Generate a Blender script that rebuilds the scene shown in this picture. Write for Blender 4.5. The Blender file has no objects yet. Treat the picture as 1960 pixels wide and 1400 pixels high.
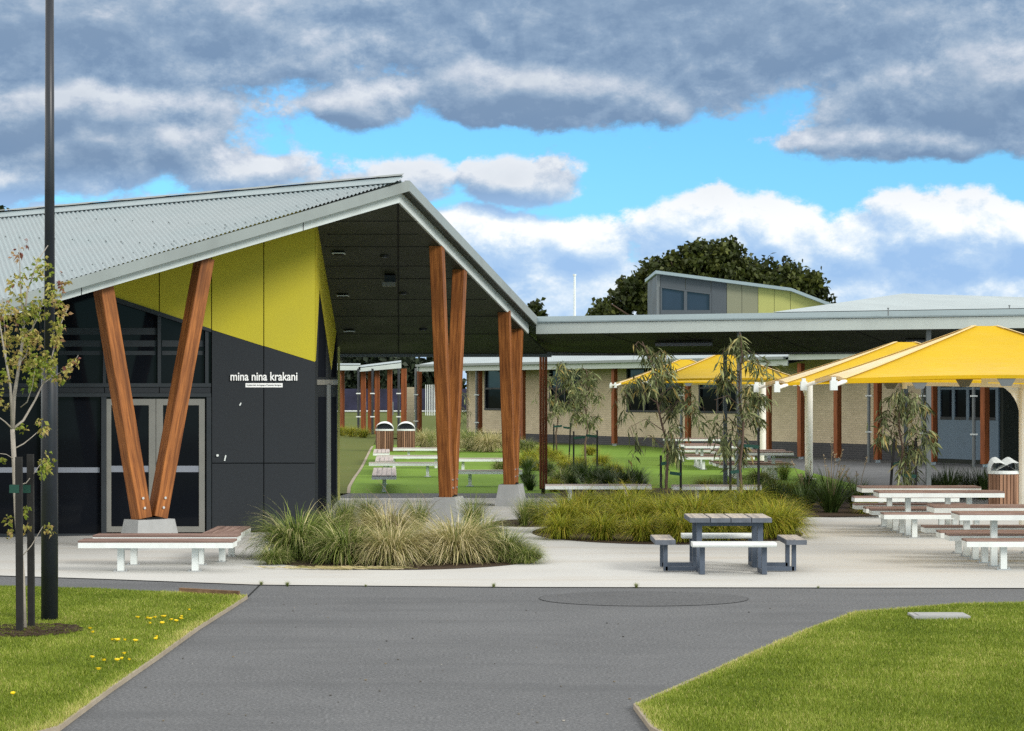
import bpy, math, random
import numpy as np
from mathutils import Vector, Matrix

# ------------------------------------------------------------------ camera, world, sun, exposure
S = bpy.context.scene
COL = S.collection
R = math.radians
F, CX, HY, H = 4192.0, 980.0, 750.0, 2.55      # focal length in photo pixels, principal column, horizon row, eye height

cd = bpy.data.cameras.new('camera'); cam = bpy.data.objects.new('camera', cd); COL.objects.link(cam)
cam.location = (0, 0, H); cam.rotation_euler = (R(90), 0, 0)
cd.sensor_width = 36; cd.lens = 77.0; cd.shift_y = 50.0/1960; cd.clip_start = .1; cd.clip_end = 3000
S.camera = cam
S.view_settings.view_transform = 'Standard'; S.view_settings.look = 'None'
S.view_settings.exposure = 0.12; S.view_settings.gamma = 1.0; S.view_settings.use_curve_mapping = False
S.cycles.use_denoising = False
S.render.resolution_x = 1024; S.render.resolution_y = 731

SUN_EL, SUN_AZ = 29.0, 130.0                    # azimuth clockwise from +Y (from the right, behind the camera)
sd = bpy.data.lights.new('sun', 'SUN'); sd.energy = 2.6; sd.angle = R(18); sd.color = (1, .95, .87)
sun = bpy.data.objects.new('sun', sd); COL.objects.link(sun)
_sv = Vector((math.sin(R(SUN_AZ))*math.cos(R(SUN_EL)), math.cos(R(SUN_AZ))*math.cos(R(SUN_EL)), math.sin(R(SUN_EL))))
sun.rotation_euler = (-_sv).to_track_quat('-Z', 'Y').to_euler(); sun.location = (20, -10, 40)

def build_world():
    w = bpy.data.worlds.new('World'); S.world = w; w.use_nodes = True; w.cycles.sampling_method = 'MANUAL'; w.cycles.sample_map_resolution = 512
    # cloud density: group (azimuth, elevation) -> density
    g = bpy.data.node_groups.new('cloud_density', 'ShaderNodeTree')
    g.interface.new_socket('P', in_out='INPUT', socket_type='NodeSocketVector')
    g.interface.new_socket('D', in_out='OUTPUT', socket_type='NodeSocketFloat')
    N, L = g.nodes, g.links
    gi, go = N.new('NodeGroupInput'), N.new('NodeGroupOutput')
    def noise(vec, scale, detail, rough=.55, dist=0):
        n = N.new('ShaderNodeTexNoise'); n.inputs['Scale'].default_value = scale; n.inputs['Detail'].default_value = detail
        n.inputs['Roughness'].default_value = rough; n.inputs['Distortion'].default_value = dist
        L.new(vec, n.inputs['Vector']); return n
    def vm(op, a, b):
        n = N.new('ShaderNodeVectorMath'); n.operation = op
        for k, v in ((0, a), (1, b)):
            if isinstance(v, tuple): n.inputs[k].default_value = v
            else: L.new(v, n.inputs[k])
        return n
    def m(op, a, b=None, c=None):
        n = N.new('ShaderNodeMath'); n.operation = op
        for k, v in ((0, a), (1, b), (2, c)):
            if v is None: continue
            if isinstance(v, (int, float)): n.inputs[k].default_value = v
            else: L.new(v, n.inputs[k])
        return n.outputs[0]
    # warp
    n0 = noise(gi.outputs[0], 14, 3)
    wv = vm('MULTIPLY', vm('SUBTRACT', n0.outputs['Color'], (.5, .5, .5)).outputs[0], (.05, .03, 0)).outputs[0]
    pw = vm('ADD', gi.outputs[0], wv).outputs[0]
    ells = [(1350,-20,1300,250),(100,30,900,185),(1050,170,360,86),(1900,185,450,118),(690,200,120,56),
            (150,225,370,105),(230,290,330,88),(450,345,170,50),(60,335,270,66),
            (1780,278,330,50),(1600,264,150,40),
            (985,350,135,72),(775,352,130,54),(640,385,150,36),
            (890,478,260,84),(1110,480,150,70),(1330,466,150,98),(1475,460,120,94),(1620,478,160,76),(1790,464,200,100),(1960,470,120,84),
            (60,425,160,36),(300,430,190,44),
            (980,700,2300,268)]
    acc = None
    for (x, y, rx, ry) in ells:
        c = ((x-CX)/F, (HY-y)/F, 0); s = (F/rx, F/ry, 0)
        d = vm('MULTIPLY', vm('SUBTRACT', pw, c).outputs[0], s)
        ln = N.new('ShaderNodeVectorMath'); ln.operation = 'LENGTH'; L.new(d.outputs[0], ln.inputs[0])
        f = m('MULTIPLY', m('SUBTRACT', 1.0, ln.outputs['Value']), min(1.0, ry/100.0))
        acc = f if acc is None else m('SMOOTH_MAX', acc, f, .10)
    # everything above the frame: broken bright cloud
    sep = N.new('ShaderNodeSeparateXYZ'); L.new(gi.outputs[0], sep.inputs[0])
    hi = m('MULTIPLY', m('SUBTRACT', sep.outputs[1], .15), 4.0)
    acc = m('MAXIMUM', acc, m('MINIMUM', hi, .5))
    stretch = vm('MULTIPLY', gi.outputs[0], (1, 1.45, 1)).outputs[0]
    na = noise(stretch, 19, 2, .5); nb = noise(stretch, 34, 10, .69, .1)
    d1 = m('MULTIPLY', m('SUBTRACT', na.outputs['Fac'], .5), .60)
    vo = N.new('ShaderNodeTexVoronoi'); vo.feature = 'SMOOTH_F1'; vo.inputs['Scale'].default_value = 42; vo.inputs['Smoothness'].default_value = .6
    L.new(vm('ADD', stretch, vm('MULTIPLY', vm('SUBTRACT', nb.outputs['Color'], (.5, .5, .5)).outputs[0], (.03, .03, 0)).outputs[0]).outputs[0], vo.inputs['Vector'])
    d2 = m('MULTIPLY', m('SUBTRACT', nb.outputs['Fac'], .5), .85)
    d3 = m('MULTIPLY', m('SUBTRACT', .42, vo.outputs['Distance']), .20)       # rounded billows
    L.new(m('ADD', acc, m('ADD', d3, m('ADD', d1, d2))), go.inputs[0])

    T = w.node_tree; N, L = T.nodes, T.links
    N.clear()
    out = N.new('ShaderNodeOutputWorld'); bg = N.new('ShaderNodeBackground'); L.new(bg.outputs[0], out.inputs[0])
    tc = N.new('ShaderNodeTexCoord')
    sepd = N.new('ShaderNodeSeparateXYZ'); L.new(tc.outputs['Generated'], sepd.inputs[0])
    az = m('ARCTAN2', sepd.outputs[0], sepd.outputs[1]); el = m('ARCSINE', sepd.outputs[2])
    cmb = N.new('ShaderNodeCombineXYZ'); L.new(az, cmb.inputs[0]); L.new(el, cmb.inputs[1])
    ga = N.new('ShaderNodeGroup'); ga.node_tree = g; L.new(cmb.outputs[0], ga.inputs[0])
    gc = N.new('ShaderNodeGroup'); gc.node_tree = g; L.new(vm('ADD', cmb.outputs[0], (.003, .0072, 0)).outputs[0], gc.inputs[0])
    def mr(v, a, b, c, d, smooth=True):
        n = N.new('ShaderNodeMapRange'); n.interpolation_type = 'SMOOTHSTEP' if smooth else 'LINEAR'
        L.new(v, n.inputs['Value'])
        for k, x in (('From Min', a), ('From Max', b), ('To Min', c), ('To Max', d)): n.inputs[k].default_value = x
        return n.outputs['Result']
    mask = mr(ga.outputs[0], -.06, .15, 0, 1)
    dif2 = m('SUBTRACT', ga.outputs[0], gc.outputs[0])
    light = mr(m('SUBTRACT', m('MULTIPLY', dif2, 1.05), m('MULTIPLY', ga.outputs[0], .16)), -.30, .24, 0, 1, False)
    thick = mr(ga.outputs[0], .05, .8, 0, 1, False)
    def ramp(fac, stops):
        n = N.new('ShaderNodeValToRGB'); L.new(fac, n.inputs[0])
        e = n.color_ramp.elements
        while len(e) < len(stops): e.new(.5)
        for q, (p, c) in zip(e, stops): q.position = p; q.color = (*c, 1)
        return n.outputs[0]
    def mix(f, a, b, typ='MIX'):
        n = N.new('ShaderNodeMix'); n.data_type = 'RGBA'; n.blend_type = typ
        if isinstance(f, (int, float)): n.inputs[0].default_value = f
        else: L.new(f, n.inputs[0])
        for k, v in ((6, a), (7, b)):
            if isinstance(v, tuple): n.inputs[k].default_value = (*v, 1)
            else: L.new(v, n.inputs[k])
        return n.outputs[2]
    highc = ramp(light, [(0, (.175, .275, .43)), (.28, (.25, .36, .515)), (.52, (.38, .48, .61)), (.78, (.59, .65, .745)), (1, (.77, .81, .86))])
    highc = mix(m('MULTIPLY', thick, .35), highc, (.25, .34, .465))
    lowc = ramp(light, [(0, (.33, .52, .80)), (.40, (.43, .605, .84)), (.62, (.58, .72, .88)), (.85, (.80, .875, .94)), (1, (.93, .95, .965))])
    lowc = mix(mr(el, .015, .055, .55, 0), lowc, (.43, .625, .86))
    cloud = mix(mr(el, .075, .105, 0, 1), lowc, highc)
    sky = N.new('ShaderNodeTexSky'); sky.sky_type = 'NISHITA'; sky.sun_disc = False
    sky.sun_elevation = R(SUN_EL); sky.sun_rotation = R(SUN_AZ); sky.air_density = 1; sky.dust_density = .6; sky.ozone_density = 2.5
    skyc = mix(1.0, sky.outputs[0], (.085, .1, .115), 'MULTIPLY')
    skyc = mix(1.0, skyc, (.72, 1.24, 1.48), 'MULTIPLY')
    low = mix(mask, skyc, cloud)
    # higher up the cloud is thin, white and bright: this part is what lights the place
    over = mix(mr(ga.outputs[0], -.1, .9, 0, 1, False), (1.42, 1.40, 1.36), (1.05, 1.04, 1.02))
    aa = m('ABSOLUTE', az)                                       # side sky brightened out of frame, added to light the brick wall
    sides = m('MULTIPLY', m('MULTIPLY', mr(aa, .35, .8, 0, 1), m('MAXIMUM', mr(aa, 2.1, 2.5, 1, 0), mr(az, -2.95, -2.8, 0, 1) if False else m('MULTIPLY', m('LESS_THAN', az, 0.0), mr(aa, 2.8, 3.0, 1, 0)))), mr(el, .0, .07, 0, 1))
    over = mix(m('MULTIPLY', m('LESS_THAN', az, -.3), mr(el, .5, .2, 0, 1)), over, (2.3, 2.2, 2.05))  # left sky raised further, added light for the brick wall
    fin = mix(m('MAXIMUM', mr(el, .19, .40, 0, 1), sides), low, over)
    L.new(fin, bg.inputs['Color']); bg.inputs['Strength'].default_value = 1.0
build_world()

# ------------------------------------------------------------------ helpers
def P(px, py, Y): return Vector(((px-CX)/F*Y, Y, H+(HY-py)/F*Y))       # a photo point at a distance
def G(px, py, z=0.0): return P(px, py, F*(H-z)/(py-HY))                 # a photo point on the ground
def onplane(px, py, p0, n):
    d = Vector(((px-CX)/F, 1.0, (HY-py)/F)); o = Vector((0, 0, H))
    return o + d*((p0-o).dot(n)/d.dot(n))
def sm(t): t = min(1, max(0, t)); return t*t*(3-2*t)
def rise(x, y): return .24*sm((y-68)/24.0)*sm((9.5-x)/5.0) + .9*sm((y-118)/26.0)
WLOC = {}
def wloc(o): return WLOC.get(o.name, Vector((0, 0, 0)))
def tag(o, label=None, cat=None, group=None, kind=None):
    if label: o['label'] = label
    if cat: o['category'] = cat
    if group: o['group'] = group
    if kind: o['kind'] = kind
    return o
def thing(name, loc, label, cat, group=None):
    o = bpy.data.objects.new(name, None); COL.objects.link(o); o.empty_display_size = .2
    o.location = loc; WLOC[o.name] = Vector(loc)
    return tag(o, label, cat, group)
def copy_tree(o, parent=None):
    c = o.copy(); COL.objects.link(c); c.parent = parent
    if parent is None: WLOC[c.name] = o.location.copy()
    for ch in list(o.children): copy_tree(ch, c)
    return c

class MB:
    """collects shapes and links them as one mesh object"""
    def __init__(s): s.v = []; s.f = []; s.m = []; s.t = []
    def add(s, vs, fs, mi=0, tone=.5):
        b = len(s.v); s.v += [Vector(p) for p in vs]; s.t += [tone]*len(vs)
        for f in fs: s.f.append([b+i for i in f]); s.m.append(mi)
        return s
    def box(s, c, d, mi=0, rz=0.0, tone=.5):
        c = Vector(c); x, y, z = d[0]/2, d[1]/2, d[2]/2
        co, si = math.cos(rz), math.sin(rz)
        vs = []
        for k in (-z, z):
            for (a, b) in ((-x,-y),(x,-y),(x,y),(-x,y)): vs.append(c+Vector((a*co-b*si, a*si+b*co, k)))
        return s.add(vs, [(3,2,1,0),(4,5,6,7),(0,1,5,4),(1,2,6,5),(2,3,7,6),(3,0,4,7)], mi, tone)
    def beam(s, a, b, w, h, up=(0,0,1), mi=0, tone=.5):
        a, b = Vector(a), Vector(b); d = (b-a).normalized(); up = Vector(up)
        x = d.cross(up)
        if x.length < 1e-4: x = d.cross(Vector((1,0,0)))
        x.normalize(); y = x.cross(d).normalized()
        vs = [p + x*i*w/2 + y*j*h/2 for p in (a, b) for (i, j) in ((-1,-1),(1,-1),(1,1),(-1,1))]
        return s.add(vs, [(3,2,1,0),(4,5,6,7),(0,1,5,4),(1,2,6,5),(2,3,7,6),(3,0,4,7)], mi, tone)
    def tube(s, pts, rad, n=8, mi=0, tone=.5):
        pts = [Vector(p) for p in pts]
        if not isinstance(rad, (list, tuple)): rad = [rad]*len(pts)
        vs, fs = [], []; ref = None
        for i, p in enumerate(pts):
            d = (pts[min(i+1, len(pts)-1)]-pts[max(i-1, 0)]).normalized()
            if ref is None: ref = Vector((1,0,0)) if abs(d.x) < .9 else Vector((0,1,0))
            x = (ref - d*ref.dot(d)).normalized(); ref = x; y = d.cross(x)
            for k in range(n):
                a = 2*math.pi*k/n; vs.append(p + (x*math.cos(a)+y*math.sin(a))*rad[i])
        for i in range(len(pts)-1):
            for k in range(n): fs.append((i*n+k, i*n+(k+1)%n, (i+1)*n+(k+1)%n, (i+1)*n+k))
        fs.append(tuple(range(n-1, -1, -1))); fs.append(tuple(range((len(pts)-1)*n, len(pts)*n)))
        return s.add(vs, fs, mi, tone)
    def slab(s, poly, ext, mi=0, tone=.5):
        """polygon pushed along a vector"""
        poly = [Vector(p) for p in poly]; e = Vector(ext); n = len(poly)
        vs = poly + [p+e for p in poly]
        fs = [tuple(range(n)), tuple(range(2*n-1, n-1, -1))] + [(i, i+n, (i+1)%n+n, (i+1)%n) for i in range(n)]
        return s.add(vs, fs, mi, tone)
    def build(s, name, mats, parent=None, smooth=False, loc=None):
        me = bpy.data.meshes.new(name)
        o = bpy.data.objects.new(name, me); COL.objects.link(o)
        base = Vector((0,0,0))
        if parent is not None: o.parent = parent; base = wloc(parent)
        elif loc is not None: o.location = loc; base = Vector(loc)
        WLOC[o.name] = base
        me.from_pydata([p-base for p in s.v], [], s.f)
        if not isinstance(mats, (list, tuple)): mats = [mats]
        for q in mats: me.materials.append(q)
        if len(mats) > 1: me.polygons.foreach_set('material_index', s.m)
        at = me.attributes.new('tone', 'FLOAT', 'POINT'); at.data.foreach_set('value', s.t)
        if smooth: me.polygons.foreach_set('use_smooth', [True]*len(me.polygons))
        me.update()
        import bmesh
        bm = bmesh.new(); bm.from_mesh(me); bmesh.ops.recalc_face_normals(bm, faces=bm.faces); bm.to_mesh(me); bm.free()
        return o

def npmesh(name, v, f, tone, mat, parent=None, loc=None):
    """numpy mesh: v (N,3), f (M,k), tone per vertex"""
    me = bpy.data.meshes.new(name); v = np.asarray(v, dtype=np.float32); f = np.asarray(f, dtype=np.int32)
    if loc is not None: v = v - np.array(loc, dtype=np.float32)
    me.vertices.add(len(v)); me.vertices.foreach_set('co', v.ravel())
    k = f.shape[1]; me.loops.add(f.size); me.loops.foreach_set('vertex_index', f.ravel())
    me.polygons.add(len(f)); me.polygons.foreach_set('loop_start', np.arange(len(f), dtype=np.int32)*k)
    me.update(calc_edges=True)
    at = me.attributes.new('tone', 'FLOAT', 'POINT'); at.data.foreach_set('value', np.asarray(tone, dtype=np.float32))
    me.materials.append(mat)
    o = bpy.data.objects.new(name, me); COL.objects.link(o)
    if parent is not None: o.parent = parent; WLOC[o.name] = wloc(parent)
    elif loc is not None: o.location = loc; WLOC[o.name] = Vector(loc)
    return o

# ------------------------------------------------------------------ materials
def _new(name):
    mt = bpy.data.materials.new(name); mt.use_nodes = True
    T = mt.node_tree; b = T.nodes['Principled BSDF']
    return mt, T, T.nodes, T.links, b
def _mixc(N, L, f, a, b, typ='MIX'):
    n = N.new('ShaderNodeMix'); n.data_type = 'RGBA'; n.blend_type = typ
    if isinstance(f, (int, float)): n.inputs[0].default_value = f
    else: L.new(f, n.inputs[0])
    for k, v in ((6, a), (7, b)):
        if isinstance(v, tuple): n.inputs[k].default_value = (*v[:3], 1)
        else: L.new(v, n.inputs[k])
    return n.outputs[2]
def _noise(N, L, sc, detail=4, vec=None, stretch=None, rough=.55):
    tc = N.new('ShaderNodeTexCoord'); v = vec or tc.outputs['Object']
    if stretch:
        mp = N.new('ShaderNodeMapping'); mp.inputs['Scale'].default_value = stretch; L.new(v, mp.inputs[0]); v = mp.outputs[0]
    n = N.new('ShaderNodeTexNoise'); n.inputs['Scale'].default_value = sc; n.inputs['Detail'].default_value = detail
    n.inputs['Roughness'].default_value = rough; L.new(v, n.inputs['Vector'])
    return n.outputs['Fac']
def _mr(N, L, v, a, b, c=0, d=1):
    n = N.new('ShaderNodeMapRange'); L.new(v, n.inputs['Value'])
    for k, x in (('From Min', a), ('From Max', b), ('To Min', c), ('To Max', d)): n.inputs[k].default_value = x
    return n.outputs['Result']
def _bump(N, L, b, h, st, dist=.01):
    n = N.new('ShaderNodeBump'); n.inputs['Strength'].default_value = st; n.inputs['Distance'].default_value = dist
    L.new(h, n.inputs['Height']); L.new(n.outputs[0], b.inputs['Normal'])
def sh(c, k): return tuple(min(1, x*k) for x in c)
def paint(name, c, rough=.55, spec=.35, var=.08, sc=1.3, bump=0, metal=0, grime=0.0):
    mt, T, N, L, b = _new(name)
    b.inputs['Roughness'].default_value = rough; b.inputs['Specular IOR Level'].default_value = spec; b.inputs['Metallic'].default_value = metal
    n1 = _noise(N, L, sc, 6); n2 = _noise(N, L, sc*22, 3)
    c1 = _mixc(N, L, _mr(N, L, n1, .3, .7), sh(c, 1-var), sh(c, 1+var))
    c2 = _mixc(N, L, _mr(N, L, n2, .35, .75, 0, .35), c1, sh(c, 1-2*var))
    if grime:
        g = _noise(N, L, sc*.8, 7, stretch=(2.2, 2.2, .5)); c2 = _mixc(N, L, _mr(N, L, g, .52, .78, 0, grime), c2, (.09, .085, .075))
    L.new(c2, b.inputs['Base Color'])
    L.new(_mr(N, L, n1, .3, .7, rough*.85, min(1, rough*1.15)), b.inputs['Roughness'])
    if bump: _bump(N, L, b, n2, bump, .005)
    return mt
def wood(name, c1, c2, axis='Z', rough=.6, dark=.5, toned=False):
    mt, T, N, L, b = _new(name)
    st = {'X': (.5, 9, 9), 'Y': (9, .5, 9), 'Z': (9, 9, .5)}[axis]
    g = _noise(N, L, 3.0, 7, stretch=st, rough=.65); big = _noise(N, L, .9, 3)
    col = _mixc(N, L, _mr(N, L, g, .36, .64), c1, c2)
    st2 = _noise(N, L, 1.3, 4, stretch=tuple(x*.8 if x > 1 else x*.7 for x in st)); col = _mixc(N, L, _mr(N, L, st2, .52, .66, 0, .7), col, sh(c1, .6))
    col = _mixc(N, L, _mr(N, L, big, .45, .72, 0, dark), col, sh(c1, .55))
    kn = _noise(N, L, 5.5, 2, stretch=tuple(x/4 if x < 1 else x/7 for x in st)); col = _mixc(N, L, _mr(N, L, kn, .66, .76, 0, .6), col, sh(c1, .35))
    if toned:
        a = N.new('ShaderNodeAttribute'); a.attribute_name = 'tone'
        col = _mixc(N, L, _mr(N, L, a.outputs['Fac'], 0, 1, .55, 0), col, sh(c1, .35)); col = _mixc(N, L, _mr(N, L, a.outputs['Fac'], .5, 1, 0, .5), col, sh(c2, 1.5))
    L.new(col, b.inputs['Base Color']); b.inputs['Roughness'].default_value = rough; b.inputs['Specular IOR Level'].default_value = .25
    _bump(N, L, b, g, .25, .004)
    return mt
def leafmat(name, stops, rough=.55, trans=.0, var=.25, spec=.25):
    mt, T, N, L, b = _new(name)
    a = N.new('ShaderNodeAttribute'); a.attribute_name = 'tone'
    rp = N.new('ShaderNodeValToRGB'); L.new(a.outputs['Fac'], rp.inputs[0]); e = rp.color_ramp.elements
    while len(e) < len(stops): e.new(.5)
    for q, (p, c) in zip(e, stops): q.position = p; q.color = (*c, 1)
    n = _noise(N, L, 3.0, 3)
    col = _mixc(N, L, _mr(N, L, n, .35, .65, 0, var), rp.outputs[0], sh(stops[0][1], .8))
    L.new(col, b.inputs['Base Color']); b.inputs['Roughness'].default_value = rough; b.inputs['Specular IOR Level'].default_value = spec
    if trans:
        tr = N.new('ShaderNodeBsdfTranslucent'); L.new(col, tr.inputs[0]); mx = N.new('ShaderNodeMixShader'); mx.inputs[0].default_value = trans
        L.new(b.outputs[0], mx.inputs[1]); L.new(tr.outputs[0], mx.inputs[2]); L.new(mx.outputs[0], N['Material Output'].inputs[0])
    return mt
def groundmat(name, cols, fine=60, big=.5, bump=.4, rough=.95, dist=.01, streak=None, grain=0):
    mt, T, N, L, b = _new(name)
    f = _noise(N, L, fine, 4, rough=.7); g = _noise(N, L, big, 6); h = _noise(N, L, big*6, 5)
    c = _mixc(N, L, _mr(N, L, g, .35, .65), cols[0], cols[1])
    c = _mixc(N, L, _mr(N, L, h, .45, .75, 0, .55), c, cols[2])
    c = _mixc(N, L, _mr(N, L, f, .3, .7, 0, .55), c, sh(cols[0], .55))
    if grain:
        k_ = _noise(N, L, grain, 5, rough=.8); c = _mixc(N, L, _mr(N, L, k_, .5, .68, 0, .8), c, sh(cols[2], 1.5)); c = _mixc(N, L, _mr(N, L, k_, .5, .34, 0, .8), c, sh(cols[1], .5))
    if streak:
        s = _noise(N, L, 1.0, 5, stretch=(.25, 1.3, 1)); c = _mixc(N, L, _mr(N, L, s, .5, .7, 0, .6), c, streak)
    L.new(c, b.inputs['Base Color']); b.inputs['Roughness'].default_value = rough; b.inputs['Specular IOR Level'].default_value = .2
    _bump(N, L, b, f, bump, dist)
    return mt
def glass(name, c=(.004, .005, .007), rough=.05, spec=.5, wob=.03, ior=1.17):
    mt, T, N, L, b = _new(name)
    n = _noise(N, L, 1.1, 2)
    L.new(_mixc(N, L, n, c, sh(c, 1.8)), b.inputs['Base Color']); b.inputs['Roughness'].default_value = rough; b.inputs['Specular IOR Level'].default_value = spec; b.inputs['IOR'].default_value = ior
    _bump(N, L, b, n, wob, .05)
    return mt
def brickmat(name, c1, c2, mort, w=.24, h=.086):
    mt, T, N, L, b = _new(name)
    tc = N.new('ShaderNodeTexCoord'); sp = N.new('ShaderNodeSeparateXYZ'); L.new(tc.outputs['Object'], sp.inputs[0])
    cb = N.new('ShaderNodeCombineXYZ'); L.new(sp.outputs[0], cb.inputs[0]); L.new(sp.outputs[2], cb.inputs[1])
    br = N.new('ShaderNodeTexBrick'); L.new(cb.outputs[0], br.inputs['Vector'])
    br.inputs['Color1'].default_value = (*c1, 1); br.inputs['Color2'].default_value = (*c2, 1); br.inputs['Mortar'].default_value = (*mort, 1)
    br.inputs['Scale'].default_value = 1; br.inputs['Mortar Size'].default_value = .007; br.inputs['Brick Width'].default_value = w; br.inputs['Row Height'].default_value = h
    n = _noise(N, L, 1.2, 6)
    L.new(_mixc(N, L, _mr(N, L, n, .35, .7, 0, .35), br.outputs[0], sh(c2, .6)), b.inputs['Base Color']); b.inputs['Roughness'].default_value = .9
    _bump(N, L, b, br.outputs['Fac'], -.4, .01)
    return mt
def corrugated(name, c, pitch=.09, axis=0, st=.5):
    mt, T, N, L, b = _new(name)
    tc = N.new('ShaderNodeTexCoord'); wv = N.new('ShaderNodeTexWave'); wv.wave_type = 'BANDS'; wv.bands_direction = 'XYZ'[axis]
    wv.inputs['Scale'].default_value = .314/pitch; L.new(tc.outputs['Object'], wv.inputs['Vector'])
    n = _noise(N, L, .7, 6)
    L.new(_mixc(N, L, _mr(N, L, n, .3, .7), sh(c, .9), sh(c, 1.07)), b.inputs['Base Color']); b.inputs['Roughness'].default_value = .5; b.inputs['Specular IOR Level'].default_value = .4
    _bump(N, L, b, wv.outputs['Fac'], st, .02)
    return mt

M = {}
M['roof'] = paint('roof_steel', (.235, .30, .32), .42, .4, .06, .8, grime=.12)
M['roof_far'] = corrugated('roof_steel_far', (.33, .395, .41), .09)
M['fascia'] = paint('fascia_steel', (.22, .255, .255), .45, .35, .07, 1.2, grime=.2)
M['fascia_light'] = paint('fascia_light_steel', (.52, .58, .585), .45, .35, .06, 1.5, grime=.2)
M['walk_fascia'] = paint('walkway_fascia', (.48, .54, .525), .5, .3, .05, .9, grime=.15)
M['black'] = paint('black_gap', (.012, .013, .014), .8, .1)
M['soffit'] = paint('soffit_board', (.034, .042, .028), .65, .25, .07, .8)
M['joint'] = paint('panel_joint', (.018, .02, .02), .8, .1)
M['yellow_wall'] = paint('lime_yellow_panel', (.44, .385, .020), .6, .3, .04, 1.1, bump=.05, grime=.05)
M['charcoal'] = paint('charcoal_panel', (.019, .023, .028), .65, .22, .12, 1.0, bump=.1)
M['side_panel'] = paint('side_panel', (.022, .026, .03), .8, .05, .1, 1)
M['frame'] = paint('dark_window_frame', (.018, .023, .028), .5, .3, .1, 2)
M['door_frame'] = paint('grey_door_frame', (.17, .17, .155), .45, .4, .08, 2)
M['strip'] = paint('frosted_strip', (.20, .22, .26), .6, .2)
M['glass'] = glass('dark_glass')
M['side_glass'] = paint('side_glass', (.010, .012, .016), .7, .0, .2, 2)
M['glass_blue'] = glass('blue_glass', (.016, .024, .04), .06, .5, ior=1.4)
M['steel'] = paint('stainless', (.55, .55, .55), .3, .5, .05, 5, metal=.8)
M['white'] = paint('white_powdercoat', (.66, .70, .69), .45, .35, .05, 3, grime=.12)
M['letter'] = paint('white_letters', (.82, .83, .83), .5, .2, .03, 3)
M['ink'] = paint('dark_print', (.05, .05, .05), .6, .2)
M['timber'] = wood('glulam_timber', (.14, .043, .010), (.37, .135, .033), 'Z', dark=.65)
M['timber_post'] = wood('verandah_timber', (.15, .043, .014), (.30, .095, .030), 'Z')
M['slat'] = wood('brown_slats', (.16, .10, .082), (.31, .215, .185), 'X', .65, .3)
M['slat_y'] = wood('brown_slats_turned', (.16, .10, .082), (.31, .215, .185), 'Y', .65, .3)
M['slat_pale'] = wood('weathered_slats', (.34, .29, .27), (.50, .45, .42), 'X', .7, .2)
M['slat_pale_y'] = wood('weathered_slats_turned', (.34, .29, .27), (.50, .45, .42), 'Y', .7, .2)
M['bin_slat'] = wood('bin_slats', (.17, .085, .05), (.33, .19, .12), 'Z', .65, .2, toned=True)
M['plank'] = wood('weathered_planks', (.30, .28, .27), (.52, .46, .37), 'Y', .8, .15)
M['plank_dark'] = paint('grey_plank_edge', (.11, .125, .15), .75, .2, .2, 9)
M['iron'] = paint('grey_steel_frame', (.075, .095, .13), .5, .35, .15, 4)
M['concrete'] = paint('cast_concrete', (.33, .34, .34), .85, .2, .12, 3, bump=.2, grime=.2)
M['plaza'] = groundmat('concrete_paving', ((.55, .555, .535), (.485, .49, .475), (.52, .52, .495)), 90, .35, .15, .85, .004, streak=(.40, .37, .32), grain=30 if False else 0)
M['asphalt'] = groundmat('asphalt', ((.135, .142, .150), (.105, .111, .118), (.16, .166, .173)), 130, .35, .7, .9, .006, streak=(.085, .090, .096), grain=34)
M['patch'] = groundmat('asphalt_patch', ((.112, .118, .125), (.092, .097, .103), (.128, .133, .139)), 130, .5, .7, .92, .006, grain=34)
M['soil_grass'] = groundmat('lawn_base', ((.15, .18, .012), (.12, .15, .010), (.20, .20, .04)), 70, .9, .6)
M['turf'] = groundmat('turf', ((.15, .26, .026), (.12, .22, .02), (.18, .29, .04)), 60, .5, .6)
M['lawn_far'] = groundmat('worn_lawn', ((.105, .125, .02), (.085, .115, .016), (.12, .12, .035)), 40, .35, .6)
M['ground'] = groundmat('ground', ((.10, .13, .025), (.08, .11, .02), (.13, .13, .04)), 20, .15, .5)
M['mulch'] = groundmat('mulch', ((.06, .042, .028), (.045, .03, .02), (.12, .08, .04)), 45, 1.5, 1.0)
M['edging'] = groundmat('edging', ((.36, .31, .24), (.28, .24, .18), (.42, .39, .33)), 80, 2, .3)
M['pole'] = paint('black_pole', (.018, .022, .03), .4, .4, .15, 3)
M['stake'] = paint('black_stake', (.022, .022, .022), .8, .2, .3, 8, grime=.0)
M['tie'] = paint('green_tie', (.012, .06, .045), .6, .3)
M['canopy'] = paint('yellow_shade_cloth', (.68, .455, .012), .75, .15, .05, 1.6)
_T = M['canopy'].node_tree; _p = _T.nodes['Principled BSDF']; _tr = _T.nodes.new('ShaderNodeBsdfTranslucent'); _tr.inputs[0].default_value = (.8, .5, .03, 1)
_mx = _T.nodes.new('ShaderNodeMixShader'); _mx.inputs[0].default_value = .3; _T.links.new(_p.outputs[0], _mx.inputs[1]); _T.links.new(_tr.outputs[0], _mx.inputs[2]); _T.links.new(_mx.outputs[0], _T.nodes['Material Output'].inputs[0])
_wn = _noise(_T.nodes, _T.links, 1.6, 3, stretch=(1, 2.2, 1)); _bump(_T.nodes, _T.links, _p, _wn, .35, .05)
_b = M['canopy'].node_tree.nodes['Principled BSDF']; _b.inputs['Sheen Weight'].default_value = .8; _b.inputs['Sheen Roughness'].default_value = .35
M['canopy_edge'] = paint('canopy_hem', (.70, .55, .28), .75, .15, .05, 3)
M['cream_post'] = paint('cream_post', (.80, .78, .71), .5, .3, .05, 2, grime=.15)
M['brick'] = brickmat('cream_brick', (.64, .545, .385), (.55, .47, .32), (.42, .375, .29))
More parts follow.
